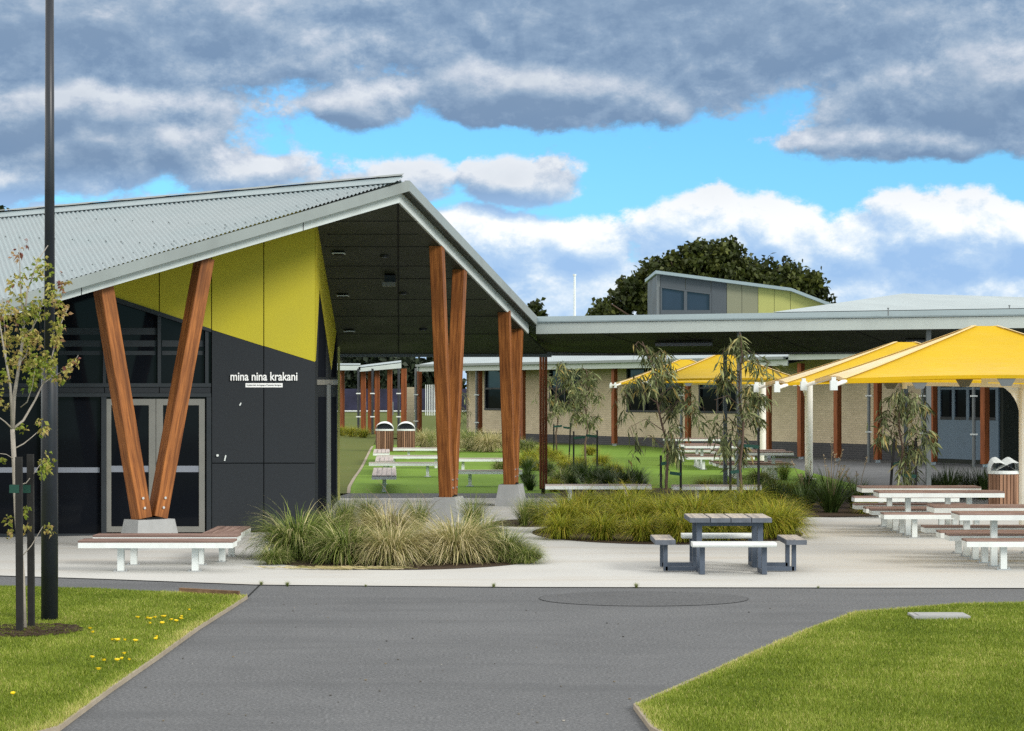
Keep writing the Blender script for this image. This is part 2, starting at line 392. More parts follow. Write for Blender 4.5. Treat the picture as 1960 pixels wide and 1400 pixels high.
M['brick_dark'] = brickmat('charcoal_brick', (.045, .048, .055), (.06, .062, .068), (.11, .11, .11))
M['block'] = brickmat('block_pier', (.36, .32, .23), (.31, .275, .19), (.22, .2, .15), .4, .2)
M['blue_panel'] = paint('blue_grey_panel', (.12, .175, .23), .6, .3, .06, 1)
M['dark_wall'] = paint('dark_wall', (.022, .028, .024), .7, .2)
M['grey_post'] = paint('grey_steel_post', (.13, .145, .15), .5, .3, .08, 2)
M['c_grey'] = paint('grey_clad', (.065, .078, .09), .6, .3, .06, 1)
M['c_khaki'] = paint('khaki_clad', (.19, .195, .13), .6, .3, .05, 1)
M['c_lime'] = paint('lime_clad', (.33, .34, .11), .6, .3, .05, 1)
M['purple'] = paint('purple_hoarding', (.022, .022, .052), .6, .3, .6, .8)
M['bark_pale'] = paint('pale_bark', (.34, .31, .27), .85, .15, .2, 7, bump=.3)
M['bark'] = paint('brown_bark', (.12, .085, .065), .9, .1, .25, 6, bump=.3)
M['grass'] = leafmat('grass_blade', [(0, (.085, .13, .010)), (.45, (.195, .27, .022)), (.8, (.35, .41, .07)), (1, (.58, .52, .20))], .6, .3, .1)
M['tuss_green'] = leafmat('green_tussock', [(0, (.035, .065, .012)), (.45, (.13, .20, .032)), (.78, (.34, .38, .10)), (1, (.70, .62, .34))], .55, .25, .15)
M['tuss_straw'] = leafmat('straw_tussock', [(0, (.075, .10, .022)), (.4, (.25, .26, .08)), (.72, (.56, .48, .23)), (1, (.78, .68, .42))], .6, .25, .1)
M['tuss_lime'] = leafmat('lime_tussock', [(0, (.06, .085, .010)), (.45, (.25, .29, .022)), (.8, (.50, .50, .045)), (1, (.58, .44, .08))], .55, .3, .1)
M['flax'] = leafmat('flax', [(0, (.030, .055, .014)), (.6, (.06, .10, .022)), (1, (.13, .16, .05))], .45, .1, .2)
M['gum'] = leafmat('gum_leaf', [(0, (.045, .06, .022)), (.45, (.14, .17, .065)), (.82, (.33, .36, .17)), (1, (.42, .32, .11))], .5, .2, .15)
M['maple'] = leafmat('young_maple_leaf', [(0, (.10, .17, .015)), (.4, (.20, .25, .03)), (.74, (.40, .33, .10)), (.9, (.36, .23, .11)), (1, (.20, .07, .06))], .5, .25, .1)
M['oak'] = leafmat('dark_tree_leaf', [(0, (.022, .032, .008)), (.5, (.050, .066, .013)), (1, (.11, .125, .022))], .55, .15, .25)
M['conifer'] = leafmat('conifer_leaf', [(0, (.012, .02, .012)), (.6, (.025, .038, .02)), (1, (.05, .065, .035))], .6, .05, .2)
M['flower'] = paint('dandelion_yellow', (.75, .56, .01), .6, .2, .05, 30)
M['seed'] = leafmat('seed_stalk', [(0, (.12, .09, .05)), (1, (.28, .22, .14))], .7)

rng = random.Random(7); nr = np.random.default_rng(11)

# ------------------------------------------------------------------ ground
def sheet(name, fn_x, ys, z, mat, cols=2, bank=True):
    b = MB(); rows = []
    for y in ys:
        x0, x1 = fn_x(y); rows.append([Vector((x0+(x1-x0)*i/(cols-1), y, z+(rise(x0+(x1-x0)*i/(cols-1), y) if bank else 0))) for i in range(cols)])
    vs = [p for r in rows for p in r]; fs = []
    for j in range(len(ys)-1):
        for i in range(cols-1): fs.append((j*cols+i, j*cols+i+1, (j+1)*cols+i+1, (j+1)*cols+i))
    b.add(vs, fs)
    return tag(b.build(name, mat), kind='structure')
ys = [-40, 0, 30, 50]+list(range(56, 160, 4))+[180, 260, 400, 700, 1200, 2200]
xs_ground = MB(); gx = [-1200, -300, -80, -40, -20]+list(range(-16, 22, 2))+[30, 60, 120, 400, 1200]
xs_ground.add([(x, y, -.05+rise(x, y)) for y in ys for x in gx], [(j*len(gx)+i, j*len(gx)+i+1, (j+1)*len(gx)+i+1, (j+1)*len(gx)+i) for j in range(len(ys)-1) for i in range(len(gx)-1)])
tag(xs_ground.build('ground', M['ground'], smooth=True), kind='structure')

edge = [G(-420, 1092), G(0, 1103.5), G(200, 1110), G(490, 1121), G(980, 1125.5), G(1500, 1126.5), G(1960, 1127.5), G(2500, 1128)]   # where the paving meets the asphalt
b = MB(); poly = [(-30, 4, 0)]+[(-30, edge[0].y+.2, 0)]+[(p.x, p.y+.2, 0) for p in edge]+[(30, edge[-1].y+.2, 0), (30, 4, 0)]
b.add(poly, [tuple(range(len(poly)))]); tag(b.build('path', M['asphalt']), kind='structure')
b = MB(); top = [Vector((p.x, p.y, .012)) for p in edge]
poly = [Vector((-30, edge[0].y, .012))]+top+[Vector((30, edge[-1].y, .012)), Vector((30, 48, .012)), Vector((9, 52.2, .012)), Vector((-30, 52.2, .012))]
b.add(poly, [tuple(range(len(poly)))])
tag(b.build('plaza', M['plaza']), kind='structure')
# asphalt strip behind the paving and under the right verandah
b = MB(); b.add([(-4.6, 52.2, .004), (9.0, 52.2, .004), (9.0, 54.8, .004), (-4.6, 54.8, .004)], [(0, 1, 2, 3)])
b.add([(9.0, 52.2, .0), (30, 48, .0), (30, 84, .0), (9.6, 84, .0), (9.0, 62, .0)], [(0, 1, 2, 3, 4)])
tag(b.build('pavement', M['asphalt']), kind='structure')
def turf_left(y):
    pts = [(53.5, -4.0), (58.5, -4.35), (64.8, -4.66), (74, -5.05), (84, -5.5), (94, -5.95), (110, -6.8)]
    for (a, x0), (c, x1) in zip(pts, pts[1:]):
        if a <= y <= c: return x0+(x1-x0)*(y-a)/(c-a)
    return -4.0
sheet('turf', lambda y: (turf_left(y), 9.4), [54.8+1.6*k for k in range(26)], .006, M['turf'], 12)
sheet('lawn', lambda y: (-40, turf_left(y) if y >= 53.5 else -4.3), [52.2, 54.8]+[56.4+2*k for k in range(34)], .004, M['lawn_far'], 20)
b = MB(); yy = [54.8+1.5*k for k in range(26)]
b.add([(turf_left(y)+s*.045, y, .014+rise(turf_left(y), y)) for y in yy for s in (-1, 1)], [(2*i, 2*i+1, 2*i+3, 2*i+2) for i in range(len(yy)-1)])
tag(b.build('kerb', M['edging']), kind='structure')

# front lawns: thin slabs on the asphalt, with an edging strip
lawnL = [G(-260, 1400), G(112, 1400), G(212, 1325), G(300, 1264), G(380, 1206), G(440, 1168), G(472, 1147), G(330, 1141), G(170, 1132), G(0, 1128), G(-300, 1122)]
lawnL[0] = Vector((-8.5, 12, 0)); lawnL[1:1] = [Vector((-5.6, 12, 0)), Vector((-4.1, 14.5, 0))]
lawnR = [G(1250, 1402), G(1217, 1358), G(1330, 1308), G(1440, 1258), G(1555, 1208), G(1636, 1179), G(1745, 1170), G(1830, 1162), G(1960, 1160), G(2300, 1158)]
lawnR = [Vector((9.5, 12, 0)), Vector((2.0, 12, 0))]+lawnR
def flat(ps, z): return [Vector((p.x, p.y, z)) for p in ps]
for nm, pl in (('lawn', lawnL), ('lawn', lawnR)):
    b = MB(); b.slab(flat(pl, .03), (0, 0, -.028)); tag(b.build(nm, M['soil_grass']), kind='structure')
def strip(name, pts, w, z0, z1, mat):
    b = MB()
    for p, q in zip(pts, pts[1:]): b.beam(Vector((p.x, p.y, (z0+z1)/2)), Vector((q.x, q.y, (z0+z1)/2)), w, z1-z0)
    return tag(b.build(name, mat), kind='structure')
strip('kerb', lawnL[1:9], .028, .002, .042, M['edging'])
strip('kerb', lawnR[1:10], .04, .002, .044, M['edging'])

def inpoly(px, py, poly):
    ins = np.zeros(len(px), bool); n = len(poly); j = n-1
    for i in range(n):
        xi, yi, xj, yj = poly[i].x, poly[i].y, poly[j].x, poly[j].y
        c = ((yi > py) != (yj > py)) & (px < (xj-xi)*(py-yi)/((yj-yi) if yj != yi else 1e-9)+xi)
        ins ^= c; j = i
    return ins
def polydist(px, py, poly):
    d = np.full(len(px), 1e9)
    for a, c in zip(poly, poly[1:]):
        ax, ay, bx, by = a.x, a.y, c.x, c.y; L2 = (bx-ax)**2+(by-ay)**2
        t = np.clip(((px-ax)*(bx-ax)+(py-ay)*(by-ay))/max(L2, 1e-9), 0, 1)
        d = np.minimum(d, np.hypot(px-ax-t*(bx-ax), py-ay-t*(by-ay)))
    return d
def patchnoise(x, y, seed=0):
    s = seed
    return .5+.5*(np.sin(x*1.7+s+1.3*np.sin(y*.9+s))*np.sin(y*1.1+2*s+1.1*np.sin(x*.8))*.6+.4*np.sin(x*4.1+y*2.3+s)*np.sin(y*3.7-x*1.9))
def grass(poly, n, x0, x1, y0, y1, edges, seed):
    x = nr.uniform(x0, x1, n*3); y = y0+(y1-y0)*nr.random(n*3)**1.25
    k = inpoly(x, y, poly) & (np.abs(x) < y*.245+.3); x, y = x[k][:n], y[k][:n]; n = len(x)
    e = polydist(x, y, edges); pn = patchnoise(x, y, seed)
    h = nr.uniform(.016, .038, n)*(.8+.6*pn)*np.where(e < .12, 1.1, 1); a = nr.uniform(0, 2*np.pi, n); w = nr.uniform(.003, .0055, n)*np.clip(y/19, .9, 1.5)
    ln = nr.uniform(.2, 1.0, n)*h; la = a+np.pi/2+nr.normal(0, .6, n)
    v = np.zeros((n, 3, 3), np.float32)
    v[:, 0] = np.stack([x-np.cos(a)*w, y-np.sin(a)*w, np.full(n, .028)], 1); v[:, 1] = np.stack([x+np.cos(a)*w, y+np.sin(a)*w, np.full(n, .028)], 1)
    v[:, 2] = np.stack([x+np.cos(la)*ln, y+np.sin(la)*ln, .03+h], 1)
    tn = np.clip(nr.normal(.36, .24, n)+.5*(pn-.5)+np.where(e < .22, (1-e/.22)*.42, 0)+np.where(nr.random(n) < .05, .45, 0), 0, 1)
    o = npmesh('grass', v.reshape(-1, 3), np.arange(3*n).reshape(n, 3), np.repeat(tn, 3), M['grass'])
    return tag(o, kind='stuff')
grass(lawnL, 210000, -7.6, -2.6, 15.2, 28.6, lawnL[1:10], 1.0)
grass(lawnR, 230000, .8, 7.6, 15.2, 26.5, lawnR[1:12], 4.0)

b = MB()
for i in range(150):
    q = G(rng.uniform(200, 1500), rng.uniform(1135, 1395)); k = rng.choice((.003, .004, .006, .009)); b.box((q.x, q.y, .003+k*.4), (k*2, k*1.4, k), 0, rng.random()*3, rng.random())
tag(b.build('gravel', leafmat('grit', [(0, (.03, .03, .03)), (.6, (.16, .15, .13)), (.85, (.22, .17, .10)), (1, (.6, .6, .58))])), kind='stuff')
# darker round patch in the asphalt, mulch ring at the young tree
def disc(name, cx, cy, rx, ry, z, mat, n=48, jag=.0, kind='structure'):
    b = MB(); ps = []
    for i in range(n):
        a = 2*math.pi*i/n; k = 1+jag*(rng.random()-.5); ps.append((cx+rx*math.cos(a)*k, cy+ry*math.sin(a)*k, z))
    b.add(ps, [tuple(range(n))]); o = b.build(name, mat)
    return tag(o, kind=kind) if kind else o
pc = G(1232, 1146.5)
disc('road_patch', pc.x, pc.y, 1.28, .95, .005, M['patch'])
b = MB(); n = 64
b.add([(pc.x+1.28*r_*math.cos(2*math.pi*i/n), pc.y+.95*r_*math.sin(2*math.pi*i/n), .0085) for i in range(n) for r_ in (1, 1.007)], [(2*i, 2*i+1, (2*i+3) % (2*n), (2*i+2) % (2*n)) for i in range(n)])
tag(b.build('road_seam', paint('seam_bitumen', (.05, .052, .055), .8, .2)), kind='structure')
# seam where the side path joins
strip('road_seam', [G(497, 1121), G(470, 1147)], .018, .001, .006, M['joint'])
mg = G(50, 1217)
disc('mulch', mg.x, mg.y+.05, .5, .55, .045, M['mulch'], 40, .35)
b = MB()
for i in range(420):
    a = rng.random()*6.28; r_ = .62*math.sqrt(rng.random()); x, y = mg.x+r_*math.cos(a)*.9, mg.y+.05+r_*math.sin(a)
    b.box((x, y, .055), (rng.uniform(.02, .09), rng.uniform(.01, .025), rng.uniform(.01, .025)), 0, rng.random()*3.1)
tag(b.build('mulch', M['mulch']), kind='stuff')

# ------------------------------------------------------------------ the hall on the left
FA = P(-240, 750, 0); 
Lf, Cf = P(0, 750, 38.2), P(603, 750, 39.75)
fa = Vector((Cf.x-Lf.x, Cf.y-Lf.y, 0)).normalized(); fn = Vector((fa.y, -fa.x, 0))            # along the facade, out of it
def FP(px, py, out=0.0): return onplane(px, py, Vector((Cf.x, Cf.y, 0))+fn*out, fn)
Bi, Ei = P(765, 388, 38.8), P(1012, 639, 50.1); Di = P(0, 610, 33.6)
RA, RB = P(0, 414, 42.8), P(768, 346, 38.6)                                                    # ridge, far left and apex
sl = (Ei.z-Bi.z)/(Ei.y-Bi.y)
def zsof(y): return Bi.z+sl*(y-Bi.y)
n1 = Vector((Ei.x-Bi.x, Ei.y-Bi.y, 0)).normalized(); o1 = Vector((n1.y, -n1.x, 0)); dF = Vector((Bi.x-Di.x, Bi.y-Di.y, 0)).normalized(); oF = Vector((dF.y, -dF.x, 0))
OFF = .2
Bo = Vector((Bi.x, Bi.y, 0)) + (oF+o1)*(OFF/(1+oF.dot(o1)))
Do = Vector((Di.x, Di.y, 0))+oF*OFF; Eo = Vector((Ei.x, Ei.y, 0))+o1*OFF
def zat(p, py): return H+(HY-py)/F*p.y
ztB, zbB = zat(Bo, 347), zat(Bo, 366); ztD, zbD = zat(Do, 573), zat(Do, 593); ztE, zbE = zat(Eo, 607), zat(Eo, 623)
hall = thing('hall_building', (Cf.x, Cf.y, 0), 'long low hall with lime yellow and charcoal walls under a corrugated gable roof', 'building')
def lerp(a, c, t): return a+(c-a)*t
EXT = -.35                                                                                     # how far the front runs on to the left of the frame
Di2, Do2 = lerp(Di, Bi, EXT), lerp(Do, Bo, EXT); ztD2, zbD2 = lerp(ztD, ztB, EXT), lerp(zbD, zbB, EXT)
RA2 = lerp(RA, RB, -.35)
# front roof sheet: real corrugations, ruled between the front edge and the ridge
pD = Vector((Do.x, Do.y, ztD)); pB = Vector((Bo.x, Bo.y, ztB))
nrm = (RA-RB).cross(pD-RB).normalized()
q0, q1 = onplane(114, 420, RB, nrm), onplane(171, 517, RB, nrm); cdir = Vector((q0.x-q1.x, q0.y-q1.y)).normalized()   # up the corrugations, in plan
cper = Vector((cdir.y, -cdir.x))
def isect(p, d, a, c):
    e = Vector((c.x-a.x, c.y-a.y)); w = Vector((a.x-p.x, a.y-p.y)); den = d.x*e.y-d.y*e.x
    t = (w.x*e.y-w.y*e.x)/den; u = (w.x*d.y-w.y*d.x)/den
    return t, u
rs = MB(); vs = []; PIT = .076; s0 = Vector((Bo.x, Bo.y)).dot(cper)
c_end = Vector((Do2.x-1.5, Do2.y)).dot(cper); sgn = 1 if c_end > s0 else -1
nn = int(abs(c_end-s0)/PIT*6)
def zroof(x, y): return RB.z-(nrm.x*(x-RB.x)+nrm.y*(y-RB.y))/nrm.z
for i in range(nn):
    c = s0+sgn*(i*PIT/6+.02); p = cper*c
    t0, _ = isect(p, cdir, Do2, Bo); t1, _ = isect(p, cdir, RA2, RB)
    w = .015*math.cos(2*math.pi*i/6)
    for t in (t0, max(t1, t0+.001)):
        q = p+cdir*t; vs.append(Vector((q.x, q.y, zroof(q.x, q.y)+w+.008)))
rs.add(vs, [(2*i, 2*i+1, 2*i+3, 2*i+2) for i in range(nn-1)])
# fixing screws in rows along the sheet
for (x0, y0, x1, y1) in ((8, 455, 330, 470), (150, 420, 430, 433)):
    k = int((x1-x0)/32)
    for j in range(k+1):
        p = onplane(lerp(x0, x1, j/k)+rng.uniform(-3, 3), lerp(y0, y1, j/k), RB, nrm); rs.box((p.x, p.y, p.z+.02), (.02, .02, .02), 1)
for j in range(34):
    p = onplane(60+j*19.5, 546-j*19.5*.2885+(0 if j % 2 else -3), RB, nrm); rs.box((p.x, p.y, p.z+.02), (.018, .018, .02), 1)
rs.build('roof_sheet', [M['roof'], M['grey_post']], hall)
b = MB()                                                                                       # the back slope
zr = .34
b.slab([RB, Vector((Eo.x, Eo.y, ztE)), Vector((.95, 52.7, zsof(52.7)+zr)), Vector((-14, 52.7, zsof(52.7)+zr)), RA2], (0, 0, -.03))
b.build('back_roof_sheet', M['roof'], hall)
# ridge cap: flashing over the corrugations, a second lap on top, gap between
rd = Vector((RB.x-RA.x, RB.y-RA.y, 0)).normalized(); rn = Vector((rd.y, -rd.x, 0))
b = MB(); cap0, cap1 = RA2, RB+rd*.05
dn = .17
for (a, c) in ((cap0, cap1),):
    f0 = [a+Vector((0, 0, .075)), c+Vector((0, 0, .075))]
    lo = [Vector((p.x+rn.x*.32, p.y+rn.y*.32, zroof(p.x+rn.x*.32, p.y+rn.y*.32)+.032)) for p in (a, c)]
    b.slab([f0[0], f0[1], lo[1], lo[0]], (0, 0, .006))
b.build('ridge_cap', M['roof'], hall)
b = MB(); m_ = 90                                                                             # lifted upper lap with a wavy edge
tp, bt = [], []
for i in range(m_+1):
    p = lerp(cap0, cap1, i/m_); wv_ = .018*max(0, math.sin(i*.62+.9*math.sin(i*.21)))
    tp.append(p+Vector((0, 0, .125))-rn*.02); bt.append(p+Vector((0, 0, .086+wv_))+rn*.05)
b.add(tp+bt, [(i, i+1, m_+2+i, m_+1+i) for i in range(m_)])
b.build('ridge_flashing', M['fascia'], hall)
b = MB(); b.beam(cap0+Vector((0, 0, .072)), cap1+Vector((0, 0, .072))-rd*.04, .03, .05); b.build('ridge_gap', M['black'], hall)  # black strip set in as the dark of the gap under the lap
# fascias
def band(a0, a1, zt0, zb0, zt1, zb1, outn, th):
    return [Vector((a0.x, a0.y, zt0)), Vector((a1.x, a1.y, zt1)), Vector((a1.x, a1.y, zb1)), Vector((a0.x, a0.y, zb0))], Vector(outn)*-th
b = MB(); p_, e_ = band(Do2, Bo, ztD2, zbD2, ztB, zbB, oF, .03); b.slab(p_, e_)
b.slab([Vector((Do2.x, Do2.y, ztD2)), Vector((Bo.x, Bo.y, ztB)), Vector((Bo.x, Bo.y, ztB))-oF*.09+Vector((0, 0, .0)), Vector((Do2.x, Do2.y, ztD2))-oF*.09], (0, 0, .012))
b.build('outer_fascia', M['fascia'], hall)
b = MB(); p_, e_ = band(Bo, Eo, ztB, zbB, ztE, zbE, o1, .03); b.slab(p_, e_)
b.slab([Vector((Bo.x, Bo.y, ztB)), Vector((Eo.x, Eo.y, ztE)), Vector((Eo.x, Eo.y, ztE))-o1*.09, Vector((Bo.x, Bo.y, ztB))-o1*.09], (0, 0, .01))
b.build('outer_fascia', M['fascia'], hall)
b = MB()                                                                                       # the lips under the outer fascias
b.slab([Vector((Bo.x, Bo.y, zbB+.02))-o1*.03, Vector((Eo.x, Eo.y, zbE+.02))-o1*.03, Vector((Ei.x, Ei.y, zbE+.02)), Vector((Bi.x, Bi.y, zbB+.02))], (0, 0, .02))
b.slab([Vector((Do2.x, Do2.y, zbD2+.02))-oF*.03, Vector((Bo.x, Bo.y, zbB+.02))-oF*.03, Vector((Bi.x, Bi.y, zbB+.02)), Vector((Di2.x, Di2.y, zbD2+.02))], (0, 0, .02))
b.build('fascia_lip', M['soffit'], hall)
b = MB(); p_, e_ = band(Di2, Bi, zbD2+.04, Di2.z, zbB+.04, Bi.z, oF, .04); b.slab(p_, e_)
for px in (141, 568): 
    t = (px-0)/765.0; q = lerp(Di, Bi, t*.985); 
    b.beam(Vector((q.x, q.y, q.z))+oF*.002, Vector((q.x, q.y, q.z+.15))+oF*.002, .012, .006, up=oF, mi=1)
b.build('inner_fascia', [M['fascia_light'], M['joint']], hall)
b = MB(); p_, e_ = band(Bi, Ei, zbB+.04, Bi.z, zbE+.04, Ei.z, o1, .04); b.slab(p_, e_); b.build('inner_fascia', M['fascia_light'], hall)
# soffit of the back slope with board joints and fittings
sof = MB(); sp0 = Vector((Bi.x, Bi.y, Bi.z)); snorm = Vector((0, -sl, 1)).normalized()
def SP(px, py, dz=0.0): return onplane(px, py, sp0, snorm)+Vector((0, 0, dz))
rl = lambda x: RB.y+(x-RB.x)*rd.y/rd.x
pts = [(Bi.x-o1.x*.045, Bi.y+.02), (Ei.x-o1.x*.045, Ei.y), (.84, 52.5), (-4.35, 52.5), (-3.75, rl(-3.75)-.35)]
sof.slab([Vector((x, y, zsof(y)+.004)) for x, y in pts], (0, 0, .05))
def groove(p, q, w=.022): sof.beam(p, q, w, .006, mi=1)
groove(SP(762, 392), SP(763, 676), .03)
for y, xa, xb in ((424, 640, 800), (449, 625, 800), (473, 622, 838), (510, 622, 850), (534, 628, 900), (574, 635, 930), (606, 640, 960), (640, 645, 1000)):
    pa, pb = SP(xa, y), SP(xb, y); pb.y = pa.y; pb.z = pa.z; groove(pa, pb, .02)
sof.build('soffit', [M['soffit'], M['joint']], hall)
b = MB(); b.box((-1.75, 52.56, 3.44), (5.4, .1, .12)); b.build('rear_fascia', M['grey_post'], hall)
for px, py in ((649, 485), (657, 566), (669, 634)):
    p = SP(px, py); b = MB(); b.box((p.x, p.y, p.z-.012), (.24, .42, .02)); v_ = b.build('ceiling_vent', M['white'], hall)
    b = MB(); 
    for k in (-1, 1): b.box((p.x, p.y+k*.09-.005, p.z-.026), (.19, .13, .012))
    b.build('grille', M['black'], v_)
for px, py in ((736, 490), (772, 561), (810, 630)):
    p = SP(px, py); b = MB(); b.tube([p+Vector((0, 0, .01)), p-Vector((0, 0, .03))], [.10, .085], 16); d_ = b.build('downlight', M['frame'], hall)
    b = MB(); b.tube([p-Vector((0, 0, .031)), p-Vector((0, 0, .036))], .06, 14); b.build('lens', M['strip'], d_)
p = SP(747, 527); b = MB(); b.box(p-Vector((0, 0, .08)), (.22, .3, .14)); b.box(p-Vector((.02, .1, .19)), (.26, .22, .08), 1); b.build('ceiling_speaker', [M['frame'], M['door_frame']], hall)

# facade
def ztop(p): return zroof(p.x, p.y)-.3 if p.y < rl(p.x) else min(zroof(p.x, p.y), RB.z)-.34
def fac(pxs, th=.06, out=0.0):
    b = MB(); b.slab([FP(x, y, out) for x, y in pxs], -fn*th); return b
def topped(x0, x1):
    a, c = FP(x0, 500), FP(x1, 500); a.z = ztop(a); c.z = ztop(c); return a, c
def yl(x): return 568+(x-200)*(693-568)/403.0           # lower edge of the yellow cladding
xs_ = [196, 305, 405, 505, 603]
for k, (x0, x1) in enumerate(zip(xs_, xs_[1:])):
    g_ = .9; a, c = topped(x0+g_, x1-(g_ if x1 < 603 else 0)); b = MB()
    b.slab([FP(x0+g_, yl(x0)), FP(x1-(g_ if x1 < 603 else 0), yl(x1)), c, a], -fn*.06); b.build('yellow_panel', M['yellow_wall'], hall)
for (x0, x1) in ((405, 505), (505, 603)):
    xb = x1-(.9 if x1 < 603 else 0)
    fac([(x0+.9, yl(x0)+.6), (xb, yl(x1)+.6), (xb, 886), (x0+.9, 886)]).build('charcoal_panel', M['charcoal'], hall)
    p0_, p1_ = FP(x0+.9, 887.8), FP(xb, 887.8); b = MB(); b.slab([p0_, p1_, Vector((p1_.x, p1_.y, .05)), Vector((p0_.x, p0_.y, .05))], -fn*.06); b.build('charcoal_panel', M['charcoal'], hall)
a, c = topped(190, 603); b = MB(); q0_, q1_ = FP(405, 900), FP(603, 900)
b.slab([Vector((q0_.x, q0_.y, .02))-fn*.065, Vector((q1_.x, q1_.y, .02))-fn*.065, c-fn*.065, FP(405, 500)*1.0-fn*.065 if False else Vector((q0_.x, q0_.y, topped(405, 603)[0].z))-fn*.065], -fn*.1)
a2, _ = topped(150, 300); b.slab([FP(405, yl(405)-1)-fn*.065, Vector((q0_.x, q0_.y, topped(405, 603)[0].z))-fn*.065, a2-fn*.065, FP(190, 565)-fn*.065], -fn*.1)
b.build('wall', M['joint'], hall)
# glazing: left of the charcoal wall
XL = -260
def bar(pts_, out=.02, th=.09, mat='frame', name='window_frame'): return fac(pts_, th, out).build(name, M[mat], hall)
gl = MB(); aL, _ = topped(XL, 0)
gl.slab([FP(XL, 1040, -.08), FP(404, 1021, -.08), FP(404, yl(404), -.08), FP(196, yl(196), -.08), topped(150, 300)[0]-fn*.08, aL-fn*.08], -fn*.02)
gl.build('glass', M['glass'], hall)
bar([(196, yl(196)-6), (404.5, yl(404.5)-1.5), (404.5, yl(404.5)+5), (196, yl(196)+4)])                 # raking head
for x in (305, 396):
    w = 3.2; bar([(x-w, yl(x)), (x+w, yl(x)), (x+w, 737), (x-w, 737)], .0)
for x in (200, 78, -60):
    a, c = topped(x-3, x+3); b = MB(); b.slab([FP(x-3, 737), FP(x+3, 737), c, a], -fn*.09); b.build('window_frame', M['frame'], hall)
bar([(XL, 734), (404, 734), (404, 741), (XL, 741)], .03)
sp_ = [XL, -60, 78, 200, 305, 404]
for x0, x1 in zip(sp_, sp_[1:]): fac([(x0+.7, 741.6), (x1-.7, 741.6), (x1-.7, 752.5), (x0+.7, 752.5)], .06, .01).build('spandrel', M['charcoal'], hall)
bar([(XL, 753), (404, 753), (404, 760), (XL, 760)], .03)
for x, w in ((199, 5), (400, 4.5), (93, 15), (-80, 5)): bar([(x-w, 760.4), (x+w, 760.4), (x+w, 1024), (x-w, 1024)], .02)
bar([(XL, 1022), (194, 1022), (194, 1034), (XL, 1034)], .035)
for (x0, x1) in ((XL, 72), (108, 191)): fac([(x0, 895), (x1, 895), (x1, 905), (x0, 905)], .01, -.06).build('glass_strip', M['strip'], hall)
# dark bands painted in for building reflections in the upper panes
for (x0, x1) in ((112, 196), (206, 300), (310, 390)):
    for (y0, y1) in ((628, 641), (652, 664), (672, 680)):
        if y0 < yl(x1)+12 and x1 > 300 and y0 < 640: continue
        fac([(x0, y0), (x1, y0), (x1, y1), (x0, y1)], .008, -.066).build('reflection_band', M['frame'], hall)
# double door
for side, (x0, x1) in enumerate(((204, 298), (299, 392))):
    dr = MB(); T0, B0 = 764, 1019; s_ = 8
    for q in ([(x0, T0), (x1, T0), (x1, T0+12), (x0, T0+12)], [(x0, B0-11), (x1, B0-11), (x1, B0), (x0, B0)]): dr.slab([FP(x, y, .0) for x, y in q], -fn*.05)
    wl, wr = (9, 13) if side == 0 else (13, 11)
    for q in ([(x0, T0+12), (x0+wl, T0+12), (x0+wl, B0-11), (x0, B0-11)], [(x1-wr, T0+12), (x1, T0+12), (x1, B0-11), (x1-wr, B0-11)]): dr.slab([FP(x, y, .0) for x, y in q], -fn*.05)
    d_ = dr.build('door', M['door_frame'], hall)
    b = MB(); b.slab([FP(x, y, -.02) for x, y in ((x0+wl, T0+12), (x1-wr, T0+12), (x1-wr, B0-11), (x0+wl, B0-11))], -fn*.012); b.build('pane', M['glass'], d_)
    b = MB(); b.slab([FP(x, y, -.012) for x, y in ((x0+wl, 892), (x1-wr, 892), (x1-wr, 904), (x0+wl, 904))], -fn*.006); b.build('glass_strip', M['strip'], d_)
    if side == 1:
        b = MB()
        for y in (884, 894): p = FP(305, y, 0); b.tube([p, p+fn*.05], [.035, .03], 12); 
        p = FP(305, 894, .05); b.beam(p, p+fa*.12, .025, .025); b.build('handle', M['steel'], d_)
# side wall under the soffit
Cb = P(647, 750, 51.2); sa = Vector((Cb.x-Cf.x, Cb.y-Cf.y, 0)).normalized(); sn = Vector((sa.y, -sa.x, 0))
if sn.x < 0: sn = -sn
def SD(px, py, out=0.0): return onplane(px, py, Vector((Cf.x, Cf.y, 0)), sn)+sn*out
def side(pts_, mat, name, out=0.0, th=.05):
    b = MB(); b.slab([SD(x, y, out) for x, y in pts_], -sn*th); return b.build(name, M[mat], hall)
def sdtop(px): p = SD(px, 600); p.z = zsof(p.y)+.02; return p
b = MB(); base = [SD(603.2, 900), SD(646, 900)]; tops = [sdtop(603.2), sdtop(646)]
b.slab([Vector((base[0].x, base[0].y, .02)), Vector((base[1].x, base[1].y, .02)), tops[1], tops[0]], -sn*.1); b.build('side_wall', M['side_panel'], hall)
b = MB(); b.slab([SD(603.2, 691, .012), SD(610.5, 552, .012), SD(633.5, 708, .012), SD(643, 633, .012), sdtop(644)+sn*.012, sdtop(603.2)+sn*.012], -sn*.011); b.build('yellow_panel', M['yellow_wall'], hall)
for (pl) in ([(611, 560), (623, 642), (623, 722), (609, 722)], [(609, 760), (623, 760), (623, 972), (609, 992)], [(636, 703), (643, 640), (643, 722), (634, 722)], [(634, 760), (643, 760), (643, 952), (634, 964)]):
    side(pl, 'side_glass', 'window_pane', .008, .006)
side([(606, 727), (645, 727), (645, 737), (606, 737)], 'door_frame', 'window_transom', .02, .015)
side([(624.5, 735), (631.5, 735), (631.5, 970), (624.5, 984)], 'grey_post', 'window_frame', .02, .015)
b = MB(); b.beam(Vector((Cb.x+.02, Cb.y, .0)), Vector((Cb.x+.02, Cb.y, 3.6)), .05, .05, up=(0, 1, 0)); b.build('corner_trim', M['c_lime'], hall)
